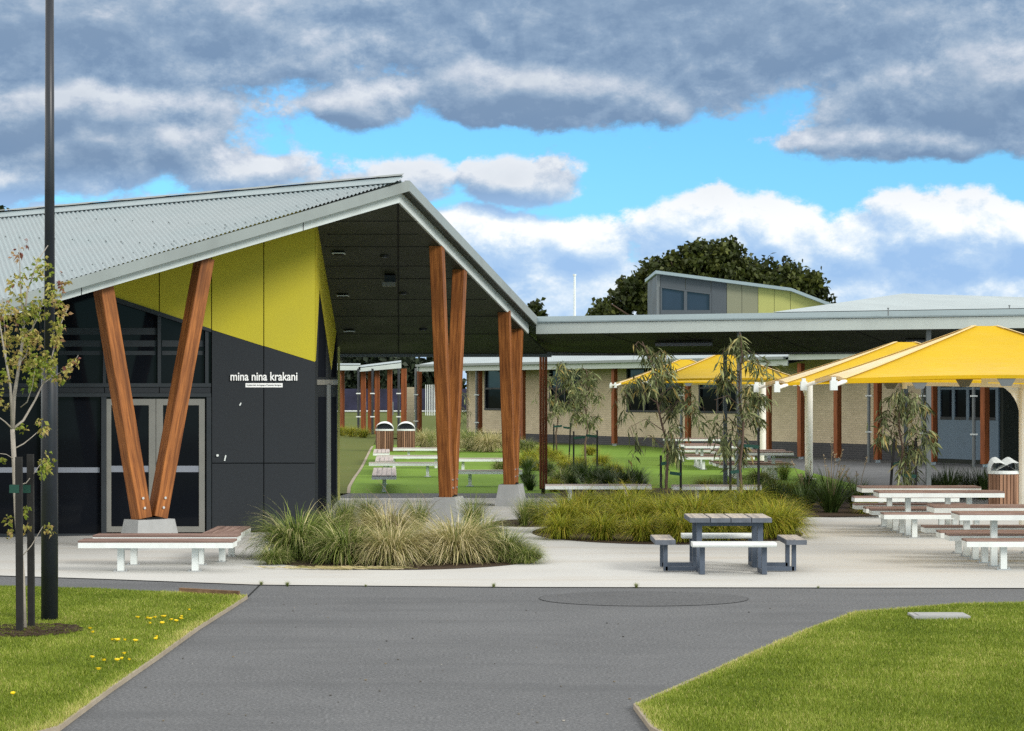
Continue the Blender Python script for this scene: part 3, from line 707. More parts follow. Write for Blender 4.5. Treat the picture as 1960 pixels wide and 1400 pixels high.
# unseen back of the hall closes the volume
b = MB(); b.slab([(-14, 45, 0), (-14, 51.5, 0), (Cb.x-.15, 51.5, 0), (Cb.x-.15, 51.5, 3.4), (-14, 51.5, 3.4), (-14, 45, 3.4)][1:5], (0, .1, 0)); b.build('wall', M['charcoal'], hall)

# lettering on the wall
def text_mesh(body, px0, px1, pyb, height, name, mat, parent=None, bold=0.0, depth=.015, out=.02):
    cu = bpy.data.curves.new(name, 'FONT'); cu.body = body; cu.size = 1.0; cu.extrude = .02; cu.offset = bold
    tmp = bpy.data.objects.new('tmp', cu); COL.objects.link(tmp); bpy.context.view_layer.update()
    me = bpy.data.meshes.new_from_object(tmp.evaluated_get(bpy.context.evaluated_depsgraph_get()))
    bpy.data.objects.remove(tmp)
    n = len(me.vertices); co = np.zeros(n*3, np.float32); me.vertices.foreach_get('co', co); co = co.reshape(-1, 3)
    x0, x1 = co[:, 0].min(), co[:, 0].max(); y1 = co[:, 1].max()
    A, B_ = FP(px0, pyb, out), FP(px1, pyb, out); Wd = (B_-A).length
    base = wloc(parent) if parent is not None else Vector((0, 0, 0))
    for v in me.vertices:
        u = (v.co.x-x0)/(x1-x0); q = A+(B_-A)*u+Vector((0, 0, v.co.y/y1*height))+fn*(depth*v.co.z/.02)
        v.co = q-base
    me.materials.clear(); me.materials.append(mat)
    o = bpy.data.objects.new(name, me); COL.objects.link(o)
    if parent is not None: o.parent = parent
    return o
sg = FP(505, 722, 0)
sign = thing('wall_sign', sg, 'raised white lettering reading mina nina krakani on the charcoal wall', 'sign')
text_mesh('mina nina krakani', 441, 569, 728.5, .150, 'lettering', M['letter'], sign, .014)
pq = FP(505, 738, 0)
plaque = thing('wall_plaque', pq, 'thin white strip plaque with tiny print below the large wall lettering', 'sign')
b = MB(); b.slab([FP(x, y, .012) for x, y in ((470, 733.8), (541, 733.8), (541, 741.8), (470, 741.8))], -fn*.011); b.build('board', M['letter'], plaque)
text_mesh('In palawa kani, the language of Tasmanian Aborigines', 472.5, 538.5, 739, .03, 'lettering', M['ink'], plaque, 0, .001, .0145)
# wall fittings on the charcoal panel
for (x, y, nm, lb, hh) in ((416, 872, 'wall_socket', 'small round pale fitting low on the charcoal wall beside the door', 0), (431, 877, 'wall_hook', 'short slanted pale hook on the charcoal wall below the lettering', .10), (460, 774, 'wall_fitting', 'tiny pale fitting on the charcoal wall under the white plaque', .05)):
    p = FP(x, y, 0); b = MB()
    if hh: b.beam(p+fn*.012+fa*.01+Vector((0, 0, hh/2)), p+fn*.012-fa*.015-Vector((0, 0, hh/2)), .022, .02, up=fn)
    else: b.tube([p, p+fn*.03], .022, 10)
    tag(b.build(nm, M['white'], loc=p), lb, 'fitting')

# ------------------------------------------------------------------ timber V columns
def rotz_frame(a, c, along):
    z = (c-a).normalized(); x = (along-z*along.dot(z)).normalized(); y = z.cross(x)
    return Matrix(((x.x, y.x, z.x, a.x), (x.y, y.y, z.y, a.y), (x.z, y.z, z.z, a.z), (0, 0, 0, 1)))
def local_beam(name, a, c, along, wx, wy, mat, parent):
    """a beam built along its own z so that the grain runs with it"""
    mtx = rotz_frame(a, c, along); ln = (c-a).length; b = MB()
    e = .008
    vs = []
    prof = [(-wx/2+e, -wy/2), (wx/2-e, -wy/2), (wx/2, -wy/2+e), (wx/2, wy/2-e), (wx/2-e, wy/2), (-wx/2+e, wy/2), (-wx/2, wy/2-e), (-wx/2, -wy/2+e)]
    for z in (0, ln): vs += [(x, y, z) for x, y in prof]
    b.add(vs, [tuple(range(7, -1, -1)), tuple(range(8, 16))]+[(i, (i+1) % 8, (i+1) % 8+8, i+8) for i in range(8)])
    o = b.build(name, mat); o.parent = parent; o.matrix_parent_inverse = Matrix.Identity(4)
    base = wloc(parent); o.matrix_local = Matrix.Translation(-base) @ mtx
    return o, mtx, ln
def vcolumn(base, tops, label):
    base = Vector((base.x, base.y, 0)); t = thing('timber_column', base, label, 'column', 'timber V columns under the roof edge')
    d = Vector((tops[1].x-tops[0].x, tops[1].y-tops[0].y, 0)).normalized(); n = Vector((-d.y, d.x, 0))
    b = MB(); hh = .49
    lo = [base+d*(s*.42)+n*(k*.30) for s, k in ((-1,-1),(1,-1),(1,1),(-1,1))]; hi_ = [base+d*(s*.34)+n*(k*.22)+Vector((0, 0, hh)) for s, k in ((-1,-1),(1,-1),(1,1),(-1,1))]
    b.add(lo+hi_, [(3,2,1,0),(4,5,6,7),(0,1,5,4),(1,2,6,5),(2,3,7,6),(3,0,4,7)]); b.build('footing', M['concrete'], t)
    b = MB(); b.box(base+Vector((0, 0, hh+.015)), (.3, .3, .03), 0, math.atan2(d.y, d.x)); b.build('base_plate', M['black'], t)
    for s, tp in ((-1, tops[0]), (1, tops[1])):
        a = base+d*(s*.145)+Vector((0, 0, hh+.02)); c = tp.copy()
        lg, mtx, ln = local_beam('leg', a, c, d, .25, .25, M['timber'], t)
        for zz in (.16, .32):
            b = MB()
            b.tube([(0, -.126, zz), (0, -.15, zz)], .022, 8)
            bo = b.build('bolt', M['steel']); bo.parent = lg; bo.matrix_parent_inverse = Matrix.Identity(4)
    return t
v1 = G(299, 1053)-oF*.2
v1t = [P(205, 550, 35.1), P(399, 495, 36.35)]
for q_ in v1t: q_ -= oF*.12
vcolumn(v1, v1t, 'wide V column of orange timber on a concrete footing before the glass doors')
def onsof(px, py): p = SP(px, py); p.z += .04; return p
vcolumn(P(858, 985, 43.0), [onsof(836, 474), onsof(880, 519)], 'tall narrow V column of orange timber behind the front grass bed')
vcolumn(P(978, 967, 48.8), [onsof(965, 600), onsof(990, 632)], 'shorter orange timber V column where the hall roof meets the walkway')

# ------------------------------------------------------------------ covered walkway and the block behind it
W0, W1 = Vector((.55, 50.1, 0)), P(1960, 750, 45.4); W1 = Vector((W1.x, W1.y, 0)); wd = (W1-W0).normalized(); wn = Vector((wd.y, -wd.x, 0)); We = W0+wd*18
def WV(p, z): return Vector((p.x, p.y, z))
walk = thing('covered_walkway', (W0.x, W0.y, 0), 'covered walkway with a long pale grey fascia joining the hall to the right', 'walkway')
b = MB(); b.slab([WV(W0, 3.87), WV(We, 3.87), WV(We, 4.12), WV(W0, 4.12)], -wn*.05); b.build('fascia', M['walk_fascia'], walk)
b = MB(); b.slab([WV(W0, 4.125)+wn*.03, WV(We, 4.125)+wn*.03, WV(We, 4.15)+wn*.03, WV(We, 4.275)-wn*.12, WV(W0, 4.275)-wn*.12, WV(W0, 4.15)+wn*.03][:2]+[WV(We, 4.155)+wn*.03, WV(W0, 4.155)+wn*.03], -wn*.1)
b.slab([WV(W0, 4.156)+wn*.025, WV(We, 4.156)+wn*.025, WV(We, 4.27)-wn*.06, WV(W0, 4.27)-wn*.06], -wn*.3); b.build('gutter_cap', M['fascia_light'] if False else M['roof'], walk)
b = MB(); b.beam(WV(W0, 4.1225)+wn*.004, WV(We, 4.1225)+wn*.004, .01, .012); b.build('shadow_gap', M['joint'], walk)
bk = -wn*4.55
bl0 = Vector((.62, 54.6, 3.9-.41*((.07*-wn.x+4.5*-wn.y)/4.55)))
b = MB(); b.slab([WV(W0, 3.9)-wn*.05, WV(We, 3.9)-wn*.05, WV(We, 3.49)+bk, WV(W0, 3.49)+bk, bl0], (0, 0, .05))
for k in (1.5, 3.2, 5.2, 7.4, 9.6): b.beam(WV(W0+wd*k, 3.895)-wn*.06, WV(W0+wd*(k+.05), 3.488)+bk, .025, .006, mi=1)
b.build('soffit', [M['soffit'], M['joint']], walk)
b = MB(); b.slab([WV(W0, 4.22)-wn*.3, WV(We, 4.22)-wn*.3, WV(We, 4.3)-wn*11, WV(W0, 4.24)-wn*8, Vector((.62, 54.6, 4.22))], (0, 0, -.03)); b.build('roof', M['roof_far'], walk)
b = MB(); b.slab([WV(W0, 3.44)+bk, WV(We, 3.44)+bk, WV(We, 3.53)+bk, WV(W0, 3.53)+bk], -wn*.08); b.beam(WV(bl0, 3.49), WV(W0, 3.485)+bk, .08, .09); b.build('rear_fascia', M['grey_post'], walk)
def wl(px, off):                                       # point on the walkway line at a photo column
    p0_ = W0-wn*off; k = (px-CX)/F; t = (k*p0_.y-p0_.x)/(wd.x-k*wd.y); return p0_+wd*t
p0_, p1_ = wl(1256, 2.0), wl(1362, 2.0)
b = MB(); b.beam(WV(p0_, 3.64), WV(p1_, 3.64), .12, .07); b.beam(WV(p0_, 3.69), WV(p1_, 3.69), .2, .03, mi=1); b.build('strip_light', [M['strip'], M['frame']], walk)
p0_, p1_ = wl(1735, 2.0), wl(1810, 2.0)
b = MB(); b.beam(WV(p0_, 3.64), WV(p1_, 3.64), .12, .07); b.beam(WV(p0_, 3.69), WV(p1_, 3.69), .2, .03, mi=1); b.build('strip_light', [M['strip'], M['frame']], walk)
for px, off in ((1415, .25), (1777, .25), (1388, 4.3), (1734, 4.3)):
    p = wl(px, off); b = MB(); b.beam(WV(p, 0), WV(p, 3.86 if off < 1 else 3.52), .10 if off < 1 else .09, .10, up=(0, 1, 0)); b.box((p.x, p.y, .02), (.22, .22, .02)); b.build('post', M['grey_post'], walk)
tp_ = G(1040, 946)
b = MB(); b.tube([(tp_.x, tp_.y, 0), (tp_.x, tp_.y, .14)], .05, 8); b.box((tp_.x, tp_.y, .13), (.2, .2, .02)); b.build('post_shoe', M['black'], walk)
for k in (-1, 0, 1):
    local_beam('timber_post', Vector((tp_.x+k*.068, tp_.y+(0 if k else -.03), .14)), Vector((tp_.x+k*.068, tp_.y+(0 if k else -.03), 3.47)), Vector((1, 0, 0)), .062, .16, M['timber_post'], walk)

blk = thing('classroom_block', (8, 55, 0), 'pale low hipped metal roof rising behind the walkway fascia', 'building')
hp = P(1730, 562, 58); hr = P(2300, 580, 62); fl = wl(1478, .1); fl = WV(fl, 4.285); fr = WV(We-wn*.1, 4.285)
b = MB(); b.add([fl, fr, hr, hp], [(0, 1, 2, 3)]); bl = WV(fl-wn*14, 4.285); br_ = WV(fr-wn*20, 4.285); b.add([fl, hp, bl], [(0, 1, 2)]); b.add([hp, hr, br_, bl], [(0, 1, 2, 3)]); b.build('roof', M['roof_far'], blk)
b = MB(); q = fl-wn*7; b.slab([WV(q+wd*3.5, 0), WV(q+wd*12, 0), WV(q+wd*12, 4.2), WV(q+wd*3.5, 4.2)], -wn*.2); 
bw_ = b.build('wall', M['dark_wall'], blk)
for px, py in ((1700, 603), (1932, 598)):
    p = P(px, py, 46.5); b = MB(); b.tube([p-Vector((0, 0, .02)), p+Vector((0, 0, .13))], .012, 6); b.tube([p+Vector((0, 0, .13)), p+Vector((0, 0, .15))], .022, 6); b.build('vent_pipe', M['grey_post'], blk)

cl = thing('clerestory', P(1400, 600, 56), 'sloping clerestory box with grey khaki and lime cladding panels on the roof', 'building')
def CP(px, py, dy=0.0): return P(px, py, 56.0)+Vector((0, dy, 0))
def ctop(x): return 525+(x-1257)*(558-525)/(1512-1257.0) if x <= 1512 else 558+(x-1512)*(588-558)/(1590-1512.0)
def cpan(x0, x1, y0, y1, mat, name):
    b = MB(); b.slab([CP(x0+.4, y0), CP(x1-.4, y1), CP(x1-.4, 632), CP(x0+.4, 632)], (0, .1, 0)); return b.build(name, M[mat], cl)
cpan(1257, 1264, ctop(1257), ctop(1264), 'grey_post', 'frame')
def cwin(x0, x1, ya, yb, yc):
    b = MB(); b.slab([CP(x0+.4, ctop(x0)), CP(x1-.4, ctop(x1)), CP(x1-.4, yb-3), CP(x0+.4, ya-3)], (0, .1, 0)); b.build('panel', M['c_grey'], cl)
    b = MB()
    for q in ([(x0, ya-3), (x1, yb-3), (x1, yb), (x0, ya)], [(x0, yc), (x1, yc), (x1, 632), (x0, 632)], [(x0, ya), (x0+3, ya), (x0+3, yc), (x0, yc)], [(x1-3, yb), (x1, yb), (x1, yc), (x1-3, yc)]):
        b.slab([CP(x, y, -.03) for x, y in q], (0, .12, 0))
    w_ = b.build('window', M['c_grey'], cl)
    b = MB(); b.slab([CP(x, y, .03) for x, y in ((x0+3, ya), (x1-3, yb), (x1-3, yc), (x0+3, yc))], (0, .02, 0)); b.build('pane', M['glass_blue'], w_)
cwin(1264, 1312, 551, 558, 594); cwin(1312, 1361, 558, 564, 594)
for x0, x1, m__ in ((1361, 1391, 'c_grey'), (1391, 1420, 'c_khaki'), (1420, 1451, 'c_khaki'), (1451, 1482, 'c_lime'), (1482, 1513, 'c_lime'), (1513, 1590, 'c_lime')): cpan(x0, x1, ctop(x0), ctop(x1), m__, 'panel')
b = MB()
for x0, x1 in ((1254, 1512), (1512, 1594)): b.slab([CP(x0, ctop(x0)-6, -.2), CP(x1, ctop(x1)-6, -.2), CP(x1, ctop(x1), -.2), CP(x0, ctop(x0), -.2)], (0, 4.5, 0))
b.build('roof', M['roof'], cl)
b = MB(); b.slab([CP(1258, ctop(1258)+1, .1), CP(1258, 632, .1), CP(1258, 632, 4), CP(1258, ctop(1258)+1, 4)], (.1, 0, 0)); b.build('side_wall', M['c_grey'], cl)

# ------------------------------------------------------------------ brick classroom building at the back with its verandah
wa = Vector((.49, 103, 0)); wb = Vector((13.3, 82, 0)); bd = (wb-wa).normalized(); bn = Vector((bd.y, -bd.x, 0))
if bn.y > 0: bn = -bn
BW0, BW1 = wa-bd*5.2, wa+bd*32
brk = thing('brick_building', (wa.x, wa.y, 0), 'cream brick classroom building with dark brick base, long verandah roof and timber posts', 'building')
def bl_t(px, off):                                    # along-wall distance of a photo column on a line `off` before the wall
    p = wa+bn*off; k = (px-CX)/F; return (k*p.y-p.x)/(bd.x-k*bd.y)
def bpt(t, off, z): p = wa+bd*t+bn*off; return Vector((p.x, p.y, z))
def wallpiece(name, mat, t0, t1, z0, z1, off=0.0, th=.2, parent=brk):
    """wall with its own frame, x along the wall, so that the courses lie right"""
    b = MB(); b.box(((t1-t0)/2, th/2, (z1-z0)/2), (t1-t0, th, z1-z0)); o = b.build(name, mat); o.parent = parent; o.matrix_parent_inverse = Matrix.Identity(4)
    org = bpt(t0, off, z0)-wloc(brk); y = -bn
    o.matrix_local = Matrix(((bd.x, y.x, 0, org.x), (bd.y, y.y, 0, org.y), (0, 0, 1, org.z), (0, 0, 0, 1)))
    return o
tL, tR = bl_t(893, 0), bl_t(1768, 0)
ZS, ZH, ZD = 1.66, 3.55, .58
wins = [(928, 1003), (1052, 1112), (1200, 1306), (1338, 1412)]
wt = [(bl_t(a, 0), bl_t(c, 0)) for a, c in wins]
wallpiece('base_wall', M['brick_dark'], tL, tR, 0, ZD, .02, .22)
wallpiece('wall', M['brick'], tL, tR, ZD, ZS, 0, .2); wallpiece('wall', M['brick'], tL, tR, ZH, 4.1, 0, .2)
edges_ = [tL]+[x for p in wt for x in p]+[tR]
for k in range(0, len(edges_), 2): wallpiece('wall', M['brick'], edges_[k], edges_[k+1], ZS, ZH, 0, .2)
for (t0, t1) in wt:
    w_ = wallpiece('window', M['frame'], t0, t1, ZS, ZS+.09, .05, .12)
    nw = max(2, round((t1-t0)/1.5))
    for k in range(nw+1):
        q = wallpiece('mullion', M['frame'], t0+(t1-t0-.1)*k/nw, t0+(t1-t0-.1)*k/nw+.1, ZS+.09, ZH, .03, .1)
    wallpiece('transom', M['frame'], t0, t1, ZS+1.0, ZS+1.08, .031, .1)
    for k in range(nw):
        a_, c_ = t0+(t1-t0)*k/nw, t0+(t1-t0)*(k+1)/nw
        wallpiece('pane', M['glass'], a_+.05, c_-.02, ZS+.09, ZS+1.0, -.05, .03)
        wallpiece('pane', M['glass_blue'] if k % 2 == 0 else M['glass'], a_+.05, c_-.02, ZS+1.08, ZH, -.05, .03)
# blue panelled bay at the right end
tb0, tb1 = bl_t(1796, 0), bl_t(1912, 0)
wallpiece('blue_panel', M['blue_panel'], tb0, tb1, .15, 1.55, .02, .15)
wallpiece('plinth', M['dark_wall'], tR, tb1+6, 0, .15, .0, .2)
wallpiece('dark_wall', M['dark_wall'], tR, tb0, .15, 4.1, -.05, .15); wallpiece('dark_wall', M['dark_wall'], tb1, tb1+8, .15, 4.1, -.05, .15)
wallpiece('wall_head', M['blue_panel'], tb0, tb1, 3.5, 4.1, .02, .15)
for k in range(5):
    t = tb0+(tb1-tb0-.14)*k/4; wallpiece('mullion', M['blue_panel'], t, t+.14, 1.55, 3.5, .03, .12)
for k in range(4):
    t = tb0+(tb1-tb0-.14)*k/4+.14; t2 = tb0+(tb1-tb0-.14)*(k+1)/4
    wallpiece('pane', M['glass'], t, t2, 1.65, 2.62, -.02, .03); wallpiece('pane', M['glass'], t, t2, 2.70, 3.5, -.02, .03)
    wallpiece('transom', M['blue_panel'], t, t2, 2.62, 2.70, .02, .1); wallpiece('sill', M['frame'], t, t2, 1.55, 1.65, .04, .1)
# roof and verandah
tj = bl_t(1512, 2.1); tend = tb1+8; tst = bl_t(806, 2.1)
for (t0, t1, z) in ((tst, tj, 3.72), (tj+.05, tend, 3.93)):
    b = MB(); b.slab([bpt(t0, 2.3, z+.14), bpt(t1, 2.3, z+.14), bpt(t1, -7, z+1.75), bpt(t0, -7, z+1.75)], (0, 0, -.03)); b.build('roof', M['roof_far'], brk)
    b = MB(); b.beam(bpt(t0, 2.36, z+.10), bpt(t1, 2.36, z+.10), .12, .11); b.build('gutter', M['fascia'], brk)
    b = MB(); b.slab([bpt(t0, 2.22, z-.19), bpt(t1, 2.22, z-.19), bpt(t1, 2.22, z+.045), bpt(t0, 2.22, z+.045)], bn*-.05); b.build('fascia', M['walk_fascia'], brk)
    b = MB(); b.slab([bpt(t0, 2.15, z-.12), bpt(t1, 2.15, z-.12), bpt(t1, .25, z+.2), bpt(t0, .25, z+.2)], (0, 0, .03)); b.build('verandah_ceiling', M['soffit'], brk)
b = MB(); b.slab([bpt(tst, 2.3, 3.55), bpt(tst, -7, 5.2), bpt(tst, -7, 5.5), bpt(tst, 2.3, 3.86)], bd*-.05); b.build('barge_board', M['walk_fascia'], brk)
for px, wpx in ((803, 8), (918, 10), (1001, 9), (1176, 11), (1317, 11), (1471, 11), (1533, 14), (1603, 15), (1680, 16), (1786, 16), (1885, 18)):
    t = bl_t(px, 1.8); z0 = rise(*bpt(t, 1.8, 0).xy)
    a = bpt(t, 1.8, z0+.1); wdt = wpx/F*a.y*.8
    local_beam('timber_post', a, Vector((a.x, a.y, 3.62)), Vector((.8, .6, 0)), min(.26, wdt), .2, M['timber_post'], brk)
    b = MB(); b.box((a.x, a.y, z0+.05), (.16, .16, .12)); b.build('post_shoe', M['steel'], brk)
for px in (796, 912, 1304, 1452, 1663, 1766, 1864):
    t = bl_t(px, 2.0); a = bpt(t, 2.0, rise(*bpt(t, 2.0, 0).xy)); b = MB(); b.tube([a, Vector((a.x, a.y, 3.7))], .06, 8); dp = b.build('downpipe', M['grey_post'], brk)
    b = MB()
    for z in (1.1, 2.4): b.box((a.x, a.y, z), (.22, .15, .05))
    b.build('bracket', M['white'], dp)
# end wall closing the left gable
b = MB(); b.slab([bpt(tL, 0, 0), bpt(tL, -9, 0), bpt(tL, -9, 4.4), bpt(tL, 0, 4.1)], bd*.2); b.build('end_wall', M['brick'], brk)

# covered way further left, with its own posts
pav = thing('covered_way', (-9, 118, rise(-9, 118)), 'far covered way with thin pale roof edge and red timber posts', 'walkway')
YP = 118.0
def pl(x, y, dy=0): return P(x, y, YP+dy)
b = MB(); b.slab([pl(600, 699), pl(690, 699), pl(690, 709), pl(600, 709)], (0, .15, 0)); b.slab([pl(686, 704), pl(768, 694), pl(768, 705), pl(686, 712)], (0, .15, 0)); b.build('fascia', M['walk_fascia'], pav)
b = MB(); b.slab([pl(600, 698), pl(690, 698), pl(690, 696, 5), pl(600, 696, 5)], (0, 0, -.06)); b.slab([pl(686, 703), pl(768, 693), pl(768, 690, 5), pl(686, 700, 5)], (0, 0, -.06)); b.build('roof', M['roof_far'], pav)
for x, w, dy in ((651, .12, 0), (656, .2, 1), (695.5, .28, .3), (708, .22, 3), (722, .28, .3), (746, .27, .3), (773, .30, .3)):
    p = pl(x, 706, dy+.4); z0 = rise(p.x, p.y)
    local_beam('timber_post', Vector((p.x, p.y, z0)), Vector((p.x, p.y, p.z)), Vector((1, 0, 0)), w, .25, M['timber_post'], pav)
for x in (686, 713, 763):
    p = pl(x, 706, -.15); z0 = rise(p.x, p.y); b = MB(); b.tube([Vector((p.x, p.y, z0)), p], .065, 8); dp = b.build('downpipe', M['pole'], pav)
    b = MB(); [b.box((p.x, p.y, z), (.24, .16, .06)) for z in (1.2, 2.45)]; b.build('bracket', M['white'], dp)
p = P(786, 760, 112); z0 = rise(p.x, p.y)
b = MB(); b.box((0, 0, 1.27), (.36, .4, 2.54)); o = b.build('block_pier', M['block']); o.location = (p.x, p.y, z0); tag(o, 'free standing cream block pier beside the far covered way', 'pier')
# hoarding, rail fence and pales beyond
YF = 150.0; zf = rise(0, YF)
b = MB(); a, c = P(640, 744, YF), P(905, 744, YF); b.slab([WV(a, zf), WV(c, zf), WV(c, 2.75), WV(a, 2.75)], (0, .15, 0)); tag(b.build('hoarding', M['purple'], loc=(a.x, a.y, zf)), 'long purple and blue hoarding far behind the timber posts', 'hoarding')
YQ = 140.0; zq = rise(0, YQ); fe = thing('palisade_fence', P(820, 790, YQ), 'white rail and pale fence in front of the purple hoarding', 'fence')
for y in (787,):
    a, c = P(640, y, YQ), P(905, y, YQ); b = MB(); b.beam(a, c, .06, .07); b.build('rail', M['white'], fe)
for k in range(6):
    p = P(815+k*3.4, 736, YQ-.1); b = MB(); b.beam(Vector((p.x, p.y, zq-.1)), Vector((p.x, p.y, 3.0)), .045, .05, up=(0, 1, 0)); b.build('pale', M['white'], fe)
for x in (655, 700, 752, 800, 850):
    p = P(x, 780, YQ); b = MB(); b.beam(Vector((p.x, p.y, zq-.1)), Vector((p.x, p.y, 1.9)), .08, .08, up=(0, 1, 0)); b.build('post', M['grey_post'], fe)

# flagpole
p = P(1100, 600, 105); b = MB(); b.tube([(p.x, p.y, 0), (p.x, p.y, 8.1)], [.075, .05], 8); b.tube([(p.x, p.y, 8.1), (p.x, p.y, 8.18)], .08, 8); tag(b.build('flagpole', M['white'], loc=(p.x, p.y, 0)), 'bare white flagpole rising above the walkway roof', 'flagpole')

# ------------------------------------------------------------------ shade umbrellas
def umbrella(cx, cy, a, bdep, ze, zp, post_x, label, px_flat=.17, twin=True):
    t = thing('shade_umbrella', (post_x, cy, 0), label, 'umbrella', 'yellow cantilever shade umbrellas')
    n = 14; m2 = 9
    b = MB(); eave = []
    cs = [(-a, -bdep), (a, -bdep), (a, bdep), (-a, bdep)]
    tops = [(-px_flat, -px_flat*.6), (px_flat, -px_flat*.6), (px_flat, px_flat*.6), (-px_flat, px_flat*.6)]
    for k in range(4):
        (x0, y0), (x1, y1) = cs[k], cs[(k+1) % 4]; (u0, v0), (u1, v1) = tops[k], tops[(k+1) % 4]
        vs = []
        for j in range(m2+1):
            s_ = j/m2
            for i in range(n+1):
                q = i/n; bow = 4*q*(1-q)
                ex, ey = x0+(x1-x0)*q, y0+(y1-y0)*q; sc = 1-.022*bow; ex *= sc if abs(y0-y1) > 1e-6 else 1; ey *= sc if abs(x0-x1) > 1e-6 else 1
                tx, ty = u0+(u1-u0)*q, v0+(v1-v0)*q
                z = ze+.055*bow*(1-s_)+(zp-ze)*(s_**1.06-.05*math.sin(math.pi*s_)*bow)
                vs.append((cx+ex+(tx-ex)*s_, cy+ey+(ty-ey)*s_, z))
        b.add(vs, [(j*(n+1)+i, j*(n+1)+i+1, (j+1)*(n+1)+i+1, (j+1)*(n+1)+i) for j in range(m2) for i in range(n)])
    b.add([(cx+u, cy+v, zp+.004) for u, v in tops], [(0, 1, 2, 3)])
    c = b.build('canopy', M['canopy'], t, smooth=False)
    # seams along the hips and hem
    for k in range(4):
        b = MB(); (x0, y0), (u0, v0) = cs[k], tops[k]
        pts_ = [Vector((cx+x0+(u0-x0)*s_, cy+y0+(v0-y0)*s_, ze+(zp-ze)*s_**1.06+.012)) for s_ in (0, .25, .5, .75, 1)]
        for p, q in zip(pts_, pts_[1:]): b.beam(p, q, .07, .006)
        b.build('seam', M['canopy_edge'], c)
    b = MB()
    for k in range(4):
        (x0, y0), (x1, y1) = cs[k], cs[(k+1) % 4]
        pr = None
        for i in range(n+1):
            q = i/n; bow = 4*q*(1-q); ex, ey = x0+(x1-x0)*q, y0+(y1-y0)*q; sc = 1-.022*bow
            ex *= sc if abs(y0-y1) > 1e-6 else 1; ey *= sc if abs(x0-x1) > 1e-6 else 1
            p = Vector((cx+ex, cy+ey, ze+.055*bow-.02))
            if pr is not None: b.beam(pr, p, .012, .05)
            pr = p
    b.build('hem', M['canopy'], c)
    # frame: hip arms, corner brackets, post with curved knee
    for k in range(4):
        (x0, y0), (u0, v0) = cs[k], tops[k]
        ex = 1.07
        b = MB(); b.tube([(cx+x0*ex, cy+y0*ex, ze-.09), (cx+u0, cy+v0, zp-.12)], .03, 8); ar = b.build('arm', M['cream_post'], t)
        b = MB(); q = Vector((cx+x0*ex, cy+y0*ex, ze-.09)); b.box(q, (.10, .10, .14)); b.box(q+Vector((0, 0, .09)), (.06, .06, .06)); b.build('corner_bracket', M['white'], ar)
    b = MB(); b.tube([(cx, cy, ze-.1), (cx, cy, zp-.02)], .05, 10); b.build('hub', M['cream_post'], t)
    b = MB(); b.tube([(post_x, cy, 0), (post_x, cy, ze+.12)], .115, 16); b.tube([(post_x, cy, 0), (post_x, cy, .025)], .22, 16); b.build('post', M['cream_post'], t, smooth=False)
    b = MB(); pr = []
    for i in range(9):
        q = i/8*math.pi/2; pr.append(Vector((post_x-.1-.55*(1-math.cos(q)), cy, ze-.62+.62*math.sin(q))))
    top_ = [Vector((p.x, p.y, ze+.02)) for p in pr]
    b.slab(pr+[Vector((post_x-.1, cy, ze+.02))], (0, .03, 0)); b.build('knee_brace', M['cream_post'], t)
    b = MB(); b.beam(Vector((post_x, cy, ze-.02)), Vector((cx, cy, ze+.02)), .08, .12); b.build('cantilever_beam', M['cream_post'], t)
    # centre clips under the near edges
    for s_ in (-1, 1):
        b = MB(); b.slab([(cx-.16, cy+s_*bdep*.975, ze+.05), (cx+.16, cy+s_*bdep*.975, ze+.05), (cx+.07, cy+s_*bdep*.975, ze-.10), (cx-.07, cy+s_*bdep*.975, ze-.10)], (0, .02, 0)); b.build('edge_clip', M['grey_post'], t)
    return t
umbrella(7.1, 32.9, 2.34, 1.5, 2.73, 3.53, 9.5, 'large yellow shade canopy nearest the camera over the front right tables')
umbrella(7.1, 39.6, 2.34, 1.5, 2.70, 3.44, 9.28, 'yellow shade canopy on a cream post just behind the nearest one')
umbrella(6.15, 63.6, 2.12, 1.5, 2.88, 3.64, 8.62, 'yellow canopy half hidden by the tall gum tree over turf tables')
umbrella(6.0, 76.0, 2.33, 1.5, 2.84, 3.66, 8.7, 'farthest yellow canopy with its pointed end left of the gum trees')

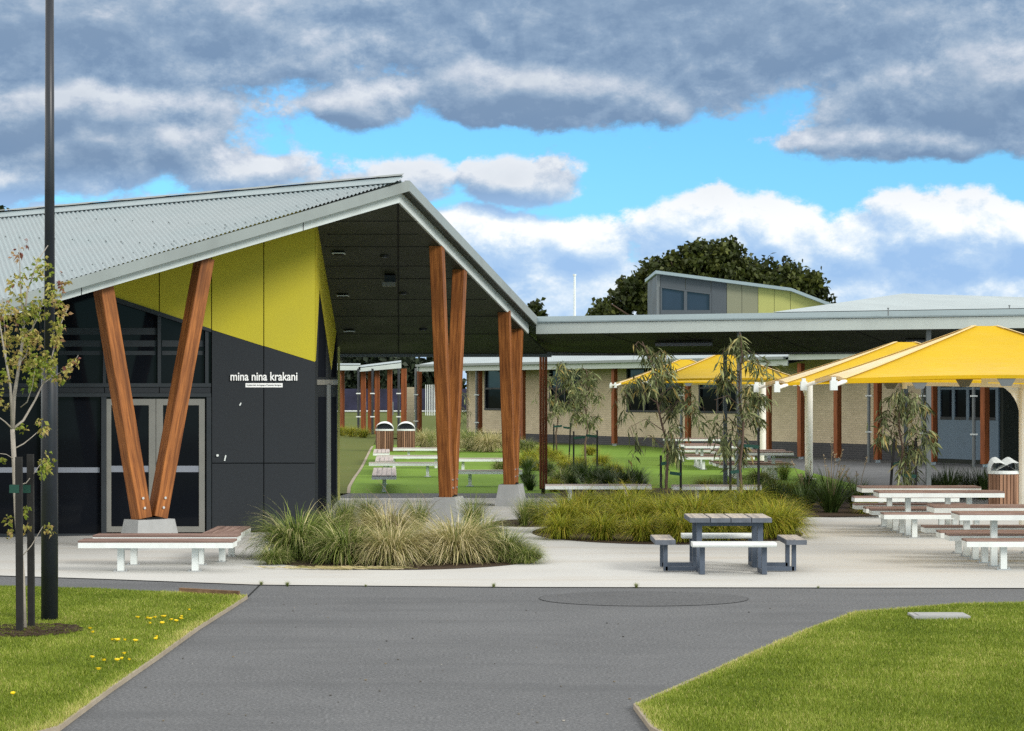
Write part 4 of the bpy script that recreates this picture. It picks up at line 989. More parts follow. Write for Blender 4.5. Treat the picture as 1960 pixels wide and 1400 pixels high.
# ------------------------------------------------------------------ tables and benches
def furniture(kind, cx, cy, ln, width, top, label, turned=False, slat='slat', group=None, nlegs=2, legoff=.56, z0=0.0):
    """slatted top on a white tray, square posts with base plates; built along x, turned = along y"""
    t = thing('picnic_table' if kind == 'table' else 'bench', (cx, cy, z0), label, kind, group)
    def pt(u, v, z): return Vector((cx-v, cy+u, z0+z)) if turned else Vector((cx+u, cy+v, z0+z))
    def bx(b, u, v, z, du, dv, dz, mi=0, tone=.5): b.box(pt(u, v, z), (dv, du, dz) if turned else (du, dv, dz), mi, 0, tone)
    nb = max(3, round(width/.125)); gw = width/nb
    b = MB()
    for k in range(nb): bx(b, 0, -width/2+gw*(k+.5), top-.014+rng.uniform(-.001, .001), ln, gw-.012, .028)
    b.build('slats', M[slat+('_y' if turned else '')], t)
    b = MB(); h_ = .075
    for s in (-1, 1): bx(b, 0, s*(width/2-.012), top-.03-h_/2, ln-.004, .024, h_)
    for s in (-1, 1): bx(b, s*(ln/2-.012), 0, top-.03-h_/2, .02, width-.05, h_-.002)
    bx(b, 0, 0, top-.05, ln-.05, width-.05, .02)
    b.build('tray', M['white'], t)
    us = [(-1+2*k/(nlegs-1))*(ln/2-legoff) for k in range(nlegs)]
    for u in us:
        b = MB(); bx(b, u, 0, (top-.06)/2+.006, .09, .09, top-.072); lg = b.build('leg', M['white'], t)
        b = MB(); bx(b, u, 0, .012+.006, .2, .14, .014)
        for s in (-1, 1): b.tube([pt(u+s*.08, 0, .02), pt(u+s*.08, 0, .045)], .014, 6)
        b.build('base_plate', M['steel'], lg)
    return t
TG, BG = 'white framed slatted tables', 'white framed slatted benches'
def pair(cx, y0, where, ln=2.2, slat='slat', sets=2, z0=0.0):
    for k in range(sets):
        nm = ('front', 'rear')[k]; dy = k*1.9
        furniture('bench', cx, y0+dy, ln, .36, .45, 'brown bench, near side of %s table %s' % (nm, where), slat=slat, group=BG, z0=z0)
        furniture('table', cx, y0+.62+dy, ln, .62, .80, 'white picnic table, %s of the pair %s' % (nm, where), slat=slat, group=TG, z0=z0)
        furniture('bench', cx, y0+1.24+dy, ln, .36, .45, 'brown bench, far side of %s table %s' % (nm, where), slat=slat, group=BG, z0=z0)
pair(7.55, 31.25, 'nearest the camera at right')
pair(7.53, 38.05, 'by the right litter bin')
furniture('bench', 7.9, 44.0, 2.1, .4, .45, 'lone brown slatted bench behind the right tables beside the flax', group=BG)
pair(7.1, 63.4, 'under the gum tree canopy on turf', z0=rise(7.1, 64))
pair(6.75, 71.0, 'farther back on the turf beneath the far canopy', z0=rise(6.75, 72))
furniture('table', 6.65, 79.5, 2.3, .62, .80, 'farthest white picnic table on the turf by the brick wall', group=TG, z0=rise(6.65, 79.5))
furniture('bench', 6.6, 77.9, 2.2, .36, .45, 'bench before the farthest white picnic table on the turf', group=BG, z0=rise(6.6, 78))
# benches round the wide V column
furniture('bench', -5.0, 30.95, 2.17, .5, .46, 'front brown slatted bench facing the lawn before the wide V column', group=BG)
furniture('bench', -5.05, 32.1, 2.1, .5, .46, 'second brown slatted bench just behind the front one at the V column', group=BG)
furniture('bench', -4.32, 33.2, 1.7, .52, .46, 'short bench turned away from the viewer right of the V column', turned=True, group=BG, legoff=.3)
# benches on the turf behind the tall columns
furniture('bench', -3.36, 57.7, 5.6, .62, .45, 'long pale slatted bench end-on, nearest of those on the turf', turned=True, slat='slat_pale', group=BG)
furniture('bench', -3.1, 65.2, 2.3, .42, .45, 'pale slatted bench left of the tall V column in front of two others', slat='slat_pale', group=BG)
furniture('bench', -4.0, 68.7, 4.4, .56, .45, 'pale bench running back between two cross benches left of the column', turned=True, slat='slat_pale', group=BG)
furniture('bench', -3.2, 72.3, 2.5, .42, .45, 'pale cross bench in front of the far litter bins', slat='slat_pale', group=BG)
furniture('bench', -4.55, 76.4, 4.4, .56, .45, 'pale slatted bench running back towards the far litter bins', turned=True, slat='slat_pale', group=BG, z0=rise(-4.5, 76)*.6)
furniture('bench', -3.1, 79.3, 2.4, .42, .45, 'pale cross bench farthest back by the pale tufted grass', slat='slat_pale', group=BG, z0=rise(-3, 79)*.7)
furniture('bench', -.6, 58.7, 1.75, .42, .45, 'pale slatted bench between the two narrow V columns, nearer one', slat='slat_pale', group=BG, legoff=.35)
furniture('bench', -1.0, 69.3, 1.9, .42, .45, 'pale slatted bench between the two narrow V columns, farther one', slat='slat_pale', group=BG, legoff=.4)
furniture('bench', 1.95, 49.6, 2.4, .42, .45, 'low pale bench at the back of the paving right of the timber post', slat='slat_pale', group=BG)
furniture('bench', 4.6, 49.3, 2.0, .42, .45, 'low pale bench hidden behind the yellow-green grass bed', slat='slat_pale', group=BG)

for o in COL.objects:
    if o.name.startswith('bench') and o.type == 'EMPTY' and o.location.x < -3.3 and o.location.y > 54 and any('_turned' in m_.name for ch in o.children for m_ in ch.data.materials): o.rotation_euler.z = .055

# grey square picnic table with four attached seats
def grey_table(cx, cy):
    t = thing('picnic_setting', (cx, cy, 0), 'grey steel framed square picnic table with four attached plank seats', 'table')
    b = MB()
    for k in range(4): b.box((cx-.435+.29*k, cy, .745), (.278, 1.1, .062), 0, 0)
    b.build('tabletop', [M['plank_dark']], t)
    b = MB()
    for k in range(4):
        for j in range(6):
            b.box((cx-.435+.29*k+rng.uniform(-.004, .004), cy-.46+.183*j, .778), (.262, .15 if (j+k) % 2 else .12, .006))
    b.build('top_planks', M['plank'], t)
    for s in (-1, 1):
        fr = MB(); y = cy+s*.36
        for k in (-1, 1): fr.box((cx+k*.43, y, .355), (.075, .075, .70))
        fr.box((cx, y, .685), (.785, .07, .055))
        for k in (-1, 1):                                                # skids out to the side seats
            fr.box((cx+k*.685, y, .055), (.44, .06, .06)); fr.box((cx+k*.905, y, .215), (.06, .06, .38))
            fr.box((cx+k*.43, cy+s*.62, .045), (.07, .45, .06)); fr.box((cx+k*.43, cy+s*.86, .21), (.07, .06, .39))   # brackets to the front and rear seats
        fr.build('frame', M['iron'], t)
    for s in (-1, 1):
        b = MB(); w_ = .145; pts_ = []
        b.box((cx, cy+s*.9, .435), (1.16, .28, .06)); o = b.build('seat', M['white'], t); o['label'] = 'pale rounded plank seat'
        b = MB(); b.tube([(cx-.58, cy+s*.9-.14, .435), (cx+.58, cy+s*.9-.14, .435)], .033, 10); b.tube([(cx-.58, cy+s*.9+.14, .435), (cx+.58, cy+s*.9+.14, .435)], .033, 10); b.build('rounded_edge', M['white'], o)
    for s in (-1, 1):
        b = MB(); b.box((cx+s*.92, cy, .435), (.285, 1.12, .065)); o = b.build('seat', M['plank_dark'], t)
        b = MB(); 
        for j in range(6): b.box((cx+s*.92, cy-.46+.184*j, .470), (.27, .15 if j % 2 else .12, .006))
        b.build('top_planks', M['plank'], o)
grey_table(3.07, 31.25)

# ------------------------------------------------------------------ litter bins
def bin_(cx, cy, z0, label, r_=.29, hood=1):
    t = thing('litter_bin', (cx, cy, z0), label, 'bin', 'slatted litter bins with white hoods')
    b = MB(); b.tube([(cx, cy, z0+.05), (cx, cy, z0+.86)], r_-.03, 20); b.build('liner', M['pole'], t)
    b = MB()
    for k in range(26):
        a = 2*math.pi*k/26; b.box((cx+r_*math.cos(a), cy+r_*math.sin(a), z0+.46), (.022, .058, .80), 0, a, rng.random())
    b.build('slatted_body', M['bin_slat'], t)
    b = MB(); n = 24
    b.tube([(cx, cy, z0+.865), (cx, cy, z0+.93)], [r_+.02, r_+.02], n); b.build('rim', M['white'], t)
    b = MB(); m2 = 14
    if hood == 1:                                                        # rounded hood with an arched opening
        vs, fs = [], []
        for i in range(m2+1):
            a = math.pi*i/m2
            for (yy, k) in ((-.27, .78), (-.1, 1.0), (.16, 1.0), (.27, .8)):
                vs.append((cx+(r_+.01)*math.cos(a), cy+yy*(.6+.4*math.sin(a)), z0+.93+.30*k*math.sin(a)))
        for i in range(m2):
            for j in range(3): fs.append((i*4+j, i*4+j+1, (i+1)*4+j+1, (i+1)*4+j))
        b.add(vs, fs)
        vs2 = [(cx+(r_*.98)*math.cos(math.pi*i/m2), cy+.27*(.6+.4*math.sin(math.pi*i/m2)), z0+.93+.24*math.sin(math.pi*i/m2)) for i in range(m2+1)]; b.add(vs2, [tuple(range(m2+1))])
        o = b.build('hood', M['white'], t)
        b = MB(); b.add([(cx+(r_-.07)*math.cos(math.pi*i/m2), cy-.02, z0+.93+.22*math.sin(math.pi*i/m2)) for i in range(m2+1)], [tuple(range(m2+1))]); b.build('opening', M['pole'], o)
    else:                                                                # two crossing curved wings
        for s in (-1, 1):
            vs, fs = [], []; nr_ = 5
            for i in range(m2+1):                                        # along the wing: up the outer cheek, over, then down across to the other side
                q = i/m2
                for j in range(nr_):
                    v = j/(nr_-1); R1 = .31-.03*v
                    if q < .45: a = q/.45*math.pi*.62; x = -R1*math.cos(a*.55)-.01; z = .27*math.sin(a*.8)/math.sin(math.pi*.62*.8)
                    else: w_ = (q-.45)/.55; x = lerp(-R1*math.cos(math.pi*.62*.55)-.01, .20, w_); z = .27*(1-w_**1.25)+.015
                    z = z*(.62+.38*v) if q > .3 else z*(.75+.25*v)
                    vs.append((cx-s*-x if s > 0 else cx-x, cy-.27+.48*v, z0+.93+max(.0, z)))
            b.add(vs, [(i*nr_+j, i*nr_+j+1, (i+1)*nr_+j+1, (i+1)*nr_+j) for i in range(m2) for j in range(nr_-1)])
        o = b.build('hood', M['white'], t)
        b = MB(); b.box((cx, cy+.05, z0+1.0), (.34, .2, .13)); b.build('opening', M['pole'], o)
    return t
bin_(10.1, 45.0, 0, 'timber slatted litter bin with white crossed hood beside the right canopy post', .30, 2)
bin_(-5.0, 86, rise(-5, 86)-.05, 'left one of two timber litter bins with arched white hoods on the turf', .34)
bin_(-4.16, 86, rise(-4, 86)-.05, 'right one of two timber litter bins with arched white hoods on the turf', .34)

# ------------------------------------------------------------------ lamp post, utility lid, edging board, flowers
p = G(95, 1195)
lamp = thing('lamp_post', (p.x, p.y, 0), 'tall black lamp post with a thicker lower sleeve standing in the lawn', 'lamp post')
b = MB(); b.tube([(p.x, p.y, .0), (p.x, p.y, 2.82), (p.x, p.y, 2.9)], [.093, .090, .062], 20); b.build('sleeve', M['pole'], lamp, smooth=True)
b = MB(); b.tube([(p.x, p.y, 2.85), (p.x, p.y, 7.6)], [.060, .044], 18); b.build('pole', M['pole'], lamp, smooth=True)
b = MB(); b.box((p.x, p.y, 7.68), (.5, .35, .12)); b.build('lantern', M['pole'], lamp)
p = G(1797, 1189); b = MB(); b.box((p.x, p.y, .05), (.62, .42, .05)); b.box((p.x, p.y, .078), (.5, .32, .008))
tag(b.build('utility_cover', M['concrete'], loc=(p.x, p.y, 0)), 'flat concrete utility cover set in the right lawn', 'cover')
a, c = G(345, 1141), G(458, 1146); b = MB(); b.beam(Vector((a.x, a.y-.03, .05)), Vector((c.x, c.y-.03, .04)), .05, .11)
tag(b.build('timber_edging', wood('edging_board', (.16, .09, .05), (.27, .17, .10), 'X'), loc=(a.x, a.y, 0)), 'exposed brown timber edging board at the corner of the left lawn', 'edging')
fl_px = [(170,1203),(180,1210),(215,1225),(221,1225),(228,1224),(236,1225),(258,1226),(264,1182),(284,1183),(290,1184),(297,1182),(308,1180),(316,1180),(331,1186),(336,1188),(343,1184),(350,1180),(300,1222),(302,1219),(289,1193),(310,1192),(362,1167),(175,1258),(200,1264),(224,1263),(236,1260),(240,1251),(188,1281),(26,1326),(242,1262)]
fp = None
for (x, y) in fl_px:
    q = G(x, y, .07)
    if fp is None:
        fp = thing('dandelion', (0, 0, 0), 'small yellow dandelion flower in the left lawn', 'flower', 'dandelions in the left lawn')
        b = MB()
        for k in range(9):
            a_ = 2*math.pi*k/9; b.add([(0, 0, .075), (.02*math.cos(a_-.3), .02*math.sin(a_-.3), .078), (.024*math.cos(a_), .024*math.sin(a_), .08), (.02*math.cos(a_+.3), .02*math.sin(a_+.3), .078)], [(0, 1, 2, 3)])
        b.tube([(0, 0, .066), (0, 0, .082)], [.012, .016], 8); b.build('bloom', M['flower'], fp)
        b = MB(); b.tube([(0, 0, .02), (.003, 0, .07)], .003, 5); b.build('stem', M['grass'], fp)
        o = fp
    else: o = copy_tree(fp)
    o.location = (q.x, q.y, .0); o.rotation_euler = (rng.uniform(-.3, .3), rng.uniform(-.3, .3), rng.random()*6); s_ = rng.uniform(.8, 1.3); o.scale = (s_, s_, 1)

# ------------------------------------------------------------------ tussocks and strappy plants
def blades(n, h, spread, droop, width, upright=.35, base=.10, seg=5, tone=(.45, .22), wide_tip=False, seed=0, lean=(0, 0)):
    """arching blades: returns verts, quads, tone"""
    q = np.random.default_rng(seed)
    az = q.uniform(0, 2*np.pi, n); r0 = base*np.sqrt(q.random(n)); L = h*q.uniform(.65, 1.15, n)
    tilt = np.abs(q.normal(upright, .28, n)); bend = droop*q.uniform(.5, 1.25, n)
    V = np.zeros((n, seg+1, 2, 3)); T = np.clip(q.normal(tone[0], tone[1], n), 0, 1)
    pos = np.stack([r0*np.cos(az+q.normal(0, .5, n)), r0*np.sin(az+q.normal(0, .5, n)), np.zeros(n)], 1)
    w = width*q.uniform(.7, 1.3, n); side_ = np.stack([-np.sin(az), np.cos(az), np.zeros(n)], 1)
    tw = q.normal(0, .5, n); 
    for s in range(seg+1):
        k = s/seg; ww = (w*(1-k**1.6)+.0004)[:, None]
        sd_ = side_*np.cos(tw)[:, None]+np.array([0, 0, 1])*np.sin(tw)[:, None]*.4
        V[:, s, 0] = pos-sd_*ww; V[:, s, 1] = pos+sd_*ww
        th = tilt+bend*(k+.5/seg)**1.25*1.5
        st = (L/seg)[:, None]*np.stack([np.sin(th)*np.cos(az), np.sin(th)*np.sin(az), np.cos(th)], 1)*np.array([spread, spread, 1])
        pos = pos+st+np.array([lean[0], lean[1], 0])*(k*L/seg)[:, None]
        pos[:, 2] = np.maximum(pos[:, 2], .01+.02*q.random(n))
    idx = np.arange(n*(seg+1)*2).reshape(n, seg+1, 2)
    f = np.stack([idx[:, :-1, 0], idx[:, :-1, 1], idx[:, 1:, 1], idx[:, 1:, 0]], -1).reshape(-1, 4)
    tt = np.repeat(T[:, None], seg+1, 1)+np.linspace(-.12, .16, seg+1)[None, :]
    return V.reshape(-1, 3), f, np.repeat(np.clip(tt, 0, 1).reshape(-1, 1), 2, 1).ravel()
MESH = {}
def tussmesh(key):
    if key in MESH: return MESH[key]
    kind, var = key
    if kind == 'green': a = blades(1700, 1.18, .80, 1.45, .0072, .36, .24, seg=6, seed=var, tone=(.46, .30), lean=(.10, 0))
    elif kind == 'straw': a = blades(1800, 1.22, .80, 1.45, .0060, .36, .22, seg=6, seed=20+var, tone=(.55, .30), lean=(.13, 0))
    elif kind == 'lime': a = blades(1300, 1.12, .85, 1.4, .0080, .34, .20, seg=6, seed=40+var, tone=(.45, .32))
    elif kind == 'flax': a = blades(240, .98, .95, .45, .017, .42, .13, seed=60+var, tone=(.4, .25))
    elif kind == 'wispy': a = blades(420, .95, .9, .7, .0055, .22, .10, seed=80+var, tone=(.45, .3))
    mt = {'green': 'tuss_green', 'straw': 'tuss_straw', 'lime': 'tuss_lime', 'flax': 'flax', 'wispy': 'tuss_green'}[kind]
    o = npmesh('foliage', a[0], a[1], a[2], M[mt]); me = o.data; bpy.data.objects.remove(o); MESH[key] = me
    return me
ORD = ['first', 'second', 'third', 'fourth', 'fifth', 'sixth', 'seventh', 'eighth', 'ninth', 'tenth', 'eleventh', 'twelfth']
NV = {'green': 4, 'straw': 4, 'lime': 4, 'flax': 3, 'wispy': 3}
def tussock(kind, x, y, s, label, group, z0=None, sz=None, name='grass_clump', cat='grass clump'):
    me = tussmesh((kind, rng.randrange(NV[kind])))
    o = bpy.data.objects.new(name, me); COL.objects.link(o)
    o.location = (x, y, rise(x, y)+.015 if z0 is None else z0); o.rotation_euler = (0, 0, rng.random()*6.28) if kind not in ('green', 'straw') else (0, 0, rng.uniform(-.9, .9)+(math.pi if rng.random() < .4 else 0))
    o.scale = (s, s, s if sz is None else sz)
    return tag(o, label, cat, group)
# front oval bed
FBX, FBY = -1.66, 33.6
disc('planting_bed', FBX, FBY, 2.12, 2.45, .018, M['mulch'], 60)
G1 = 'grass clumps in the front oval bed'
front = [('green', 572, 1070, 1.06, 'big arching green grass clump at the left end of the front bed'),
         ('green', 665, 1080, .84, 'low green clump second along the front of the oval bed'),
         ('straw', 752, 1083, .86, 'straw streaked clump in the middle front of the oval bed'),
         ('straw', 868, 1078, .98, 'rounded tan grass clump right of centre in the oval bed'),
         ('green', 965, 1076, .66, 'small green clump at the right tip of the oval bed'),
         ('straw', 742, 1044, .9, 'tall feathery straw clump in the middle of the oval bed'),
         ('green', 808, 1074, .66, 'dark green clump between two tan ones in the oval bed'),
         ('green', 640, 1040, .78, 'green clump behind the leftmost one in the oval bed'),
         ('green', 920, 1046, .72, 'green clump behind the tan rounded one in the oval bed'),
         ('wispy', 662, 1014, .8, 'thin upright wispy clump back left in the oval bed'),
         ('wispy', 705, 1008, .75, 'thin upright wispy clump back centre in the oval bed'),
         ('wispy', 905, 1012, .78, 'thin upright wispy clump back right in the oval bed'),
         ('wispy', 800, 1016, .75, 'thin upright wispy clump at the middle back of the oval bed'),
         ('green', 524, 1082, .36, 'tiny green tuft at the far left edge of the oval bed'),
         ('green', 1008, 1080, .40, 'tiny green tuft beside the right tip of the oval bed')]
for kd, x, y, s, lb in front:
    q = G(x, y); tussock(kd, q.x, q.y, s*1.04, lb, G1, .02, s*(.84 if kd != 'wispy' else .95))
# long flower stems blown across the front bed
b = MB()
for (x0, y0, x1, y1, x2, y2) in ((770, 1020, 740, 975, 700, 935), (760, 1020, 752, 960, 722, 918), (830, 1010, 815, 960, 800, 935), (775, 1015, 735, 985, 690, 965), (812, 1012, 822, 975, 845, 955), (640, 1010, 655, 990, 668, 975)):
    pa, pb, pc_ = P(x0, y0, 34.2), P(x1, y1, 34.1), P(x2, y2, 34.0); b.tube([pa, lerp(pa, pb, .5), pb, lerp(pb, pc_, .5)+Vector((0, 0, .03)), pc_], [.004, .004, .003, .003, .002], 4, 0, rng.random())
tag(b.build('dry_grass', M['seed'], loc=(FBX, 34.1, 0)), kind='stuff')
q = G(640, 1093); b = MB()
for i in range(260):
    x, y = q.x+rng.gauss(0, .45), q.y+.12+rng.gauss(0, .08); a_ = rng.gauss(0, .35); l_ = rng.uniform(.1, .3)
    b.beam((x, y, .03+rng.random()*.03), (x+l_*math.cos(a_), y+l_*math.sin(a_), .03), .006, .004, tone=rng.uniform(.4, 1))
tag(b.build('straw_litter', M['tuss_straw'], loc=(q.x, q.y, 0)), kind='stuff')

# second bed, yellow-green
SBX, SBY = 2.78, 39.4
disc('planting_bed', SBX, SBY, 2.42, 3.1, .019, M['mulch'], 60)
G2 = 'yellow-green clumps in the bed behind the picnic table'
rows = [('front', 1042-4, [1080, 1150, 1225, 1300, 1375, 1450, 1500], .74), ('second', 1021, [1070, 1130, 1200, 1270, 1340, 1410, 1480], .8), ('third', 1004, [1100, 1180, 1260, 1340, 1420, 1490], .8), ('back', 990, [1130, 1210, 1290, 1370, 1440], .78)]
for rn_, y, xs2, s in rows:
    for i, x in enumerate(xs2):
        ed = min(1.0, .72+.28*min(x-1030, 1540-x)/60.0)
        q = G(x+rng.uniform(-8, 8), y+rng.uniform(-2, 2)-(0 if rn_ != 'front' else 7*(abs(x-1290)/220)**2)); tussock('lime', q.x, q.y, s*ed*rng.uniform(.78, 1.16), 'yellow-green tussock behind the grey table, %s row, %s from the left' % (rn_, ORD[i]), G2, .02)
disc('planting_bed', G(1010, 1003).x, G(1010, 1003).y, .72, 1.2, .017, M['mulch'], 40)
for (x, y, s, lb) in ((1002, 1008, .6, 'small blue-green clump at the left tip of the yellow-green bed'), (1030, 1006, .7, 'blue-green clump just beside the left end of the yellow-green bed'), (1015, 998, .6, 'blue-green clump behind the two at the left tip of the bed')):
    q = G(x, y); tussock('wispy', q.x, q.y, s, lb, 'blue-green clumps at the bed tip', .02)
    
# garden bed beyond the paving, right of centre
b = MB(); bp = [G(1085, 962), G(1200, 967), G(1330, 975), G(1480, 991), G(1600, 992), G(1695, 990), G(1700, 975), Vector((8.6, 50, 0)), Vector((8.6, 57, 0)), Vector((3.5, 57.5, 0)), Vector((1.2, 56.5, 0)), Vector((1.2, 53.2, 0))]
b.add(flat(bp, .022), [tuple(range(len(bp)))]); tag(b.build('planting_bed', M['mulch']), kind='structure')
G3 = 'green clumps in the middle garden bed'
mid = [(1015, 940, .5), (1060, 942, .55), (1095, 940, .6), (1130, 946, .62), (1165, 940, .68), (1195, 950, .6), (1225, 944, .55), (1345, 952, .6), (1375, 960, .62), (1400, 950, .7), (1430, 966, .7), (1455, 955, .72), (1485, 972, .75), (1510, 958, .72), (1535, 978, .75), (1480, 945, .7), (1545, 950, .7)]
for i, (x, y, s) in enumerate(mid):
    q = G(x, y); tussock(('flax', 'lime', 'flax', 'wispy')[i % 4], q.x, q.y, s*(.95 if i % 2 == 0 else .8), 'green clump in the middle garden bed, number %s counted from left' % (ORD+['thirteenth', 'fourteenth', 'fifteenth', 'sixteenth', 'seventeenth', 'eighteenth'])[sorted(range(len(mid)), key=lambda k: mid[k][0]).index(i)], G3)
# flax
for (x, y, s, lb) in ((1590, 983, 1.0, 'dark strappy flax clump with seed stalks beside the right tables'), (1545, 975, .75, 'smaller strappy flax left of the big dark one'), (1640, 975, .7, 'strappy flax partly behind the right tables')):
    q = G(x, y); t = thing('flax_clump', (q.x, q.y, .02), lb, 'flax', 'flax clumps beside the right tables')
    o = bpy.data.objects.new('foliage', tussmesh(('flax', rng.randrange(3)))); COL.objects.link(o); o.parent = t; o.scale = (s, s, s*1.05)
    b = MB()
    for k in range(9 if s > .9 else 4):
        a_ = rng.uniform(0, 6.28); hh = rng.uniform(.9, 1.6)*s; d = rng.uniform(.15, .55)*s; pA = Vector((q.x, q.y, .05)); pB = pA+Vector((d*math.cos(a_), d*math.sin(a_), hh))
        md = lerp(pA, pB, .5)+Vector((0, 0, .12)); b.tube([pA, md, pB], [.008, .007, .004], 5, 0, .3)
        for j in range(8): c_ = lerp(md, pB, .35+.08*j); b.add([c_, c_+Vector((rng.uniform(-.05, .05), rng.uniform(-.03, .03), rng.uniform(0, .07))), c_+Vector((rng.uniform(-.05, .05), rng.uniform(-.03, .03), rng.uniform(0, .05)))], [(0, 1, 2)], 0, 1)
    b.build('seed_stalk', M['seed'], t)
for i, (x, y, s) in enumerate(((1815, 975, .9), (1850, 972, .75), (1790, 970, .7), (1880, 975, .9), (1660, 985, .45), (1680, 984, .4))):
    q = G(x, y-18 if i < 4 else y); tussock('flax' if i < 4 else 'lime', q.x, q.y, s, ('green strappy plant between the right tables and the blue bay, %s from left' % ORD[[1, 2, 0, 3][i]]) if i < 4 else ('low rusty yellow tuft at the bed corner by the right tables, %s one' % ('left', 'right')[i-4]), 'strappy plants behind the right tables', name='strappy_plant' if i < 4 else 'grass_clump', cat='plant' if i < 4 else 'grass clump')
# clumps on the turf behind
G4 = 'far clumps on the turf'
far = [('wispy', 830, 864, .95), ('straw', 856, 868, .9), ('green', 905, 866, 1.0), ('straw', 935, 868, .95), ('green', 880, 862, .95), ('straw', 815, 862, .85), ('green', 800, 858, .8), ('straw', 950, 862, .8),
       ('lime', 1015, 890, .62), ('lime', 1060, 888, .6), ('lime', 1075, 893, .5), ('flax', 1010, 905, .6), ('lime', 1040, 880, .55), ('flax', 1105, 915, .62), ('lime', 1150, 895, .55), ('flax', 1160, 930, .7), ('flax', 1090, 925, .6),
       ('lime', 655, 838, .7), ('lime', 675, 840, .7), ('lime', 695, 842, .65), ('green', 985, 868, .7), ('green', 960, 905, .5), ('green', 1010, 868, .6)]
for kd, x, y, s in (('lime', 1003, 897, .55), ('lime', 1030, 902, .6), ('flax', 1050, 912, .6), ('lime', 1085, 905, .6), ('flax', 1120, 925, .72), ('lime', 1110, 898, .55), ('flax', 1140, 936, .75), ('lime', 1175, 915, .6), ('flax', 1195, 938, .72), ('flax', 1220, 930, .66), ('green', 1075, 932, .6), ('flax', 1010, 930, .6),
                    ('green', 1455, 930, .6), ('lime', 1350, 945, .5), ('wispy', 1500, 920, .7), ('lime', 1130, 880, .5)):
    far.append((kd, x, y, s))
order = sorted(range(len(far)), key=lambda k: far[k][1])
NUM = ORD+['thirteenth', 'fourteenth', 'fifteenth', 'sixteenth', 'seventeenth', 'eighteenth', 'nineteenth', 'twentieth', 'twenty-first', 'twenty-second', 'twenty-third', 'twenty-fourth', 'twenty-fifth', 'twenty-sixth', 'twenty-seventh', 'twenty-eighth', 'twenty-ninth', 'thirtieth', 'thirty-first', 'thirty-second', 'thirty-third', 'thirty-fourth', 'thirty-fifth', 'thirty-sixth', 'thirty-seventh', 'thirty-eighth', 'thirty-ninth', 'fortieth', 'forty-first', 'forty-second', 'forty-third']
for i, (kd, x, y, s) in enumerate(far):
    q = G(x, y, .15 if y < 880 else 0.0); tussock(kd, q.x, q.y, s, '%s grass clump on the far turf, %s of them from the left' % ({'wispy': 'thin green', 'straw': 'pale straw', 'green': 'rounded green', 'lime': 'yellow-green', 'flax': 'dark strappy'}[kd], NUM[order.index(i)]), G4)
# little weeds along the paving joint
for i, (x, y) in enumerate(((500, 1121), (550, 1123), (700, 1124), (945, 1125), (1218, 1126), (1566, 1127))):
    q = G(x, y); tussock('wispy', q.x, q.y, (.08, .09, .05, .08, .09, .05)[i], 'tiny weed in the joint between paving and asphalt, %s from the left' % ORD[i], 'weeds in the paving joint', .0, name='weed', cat='weed')

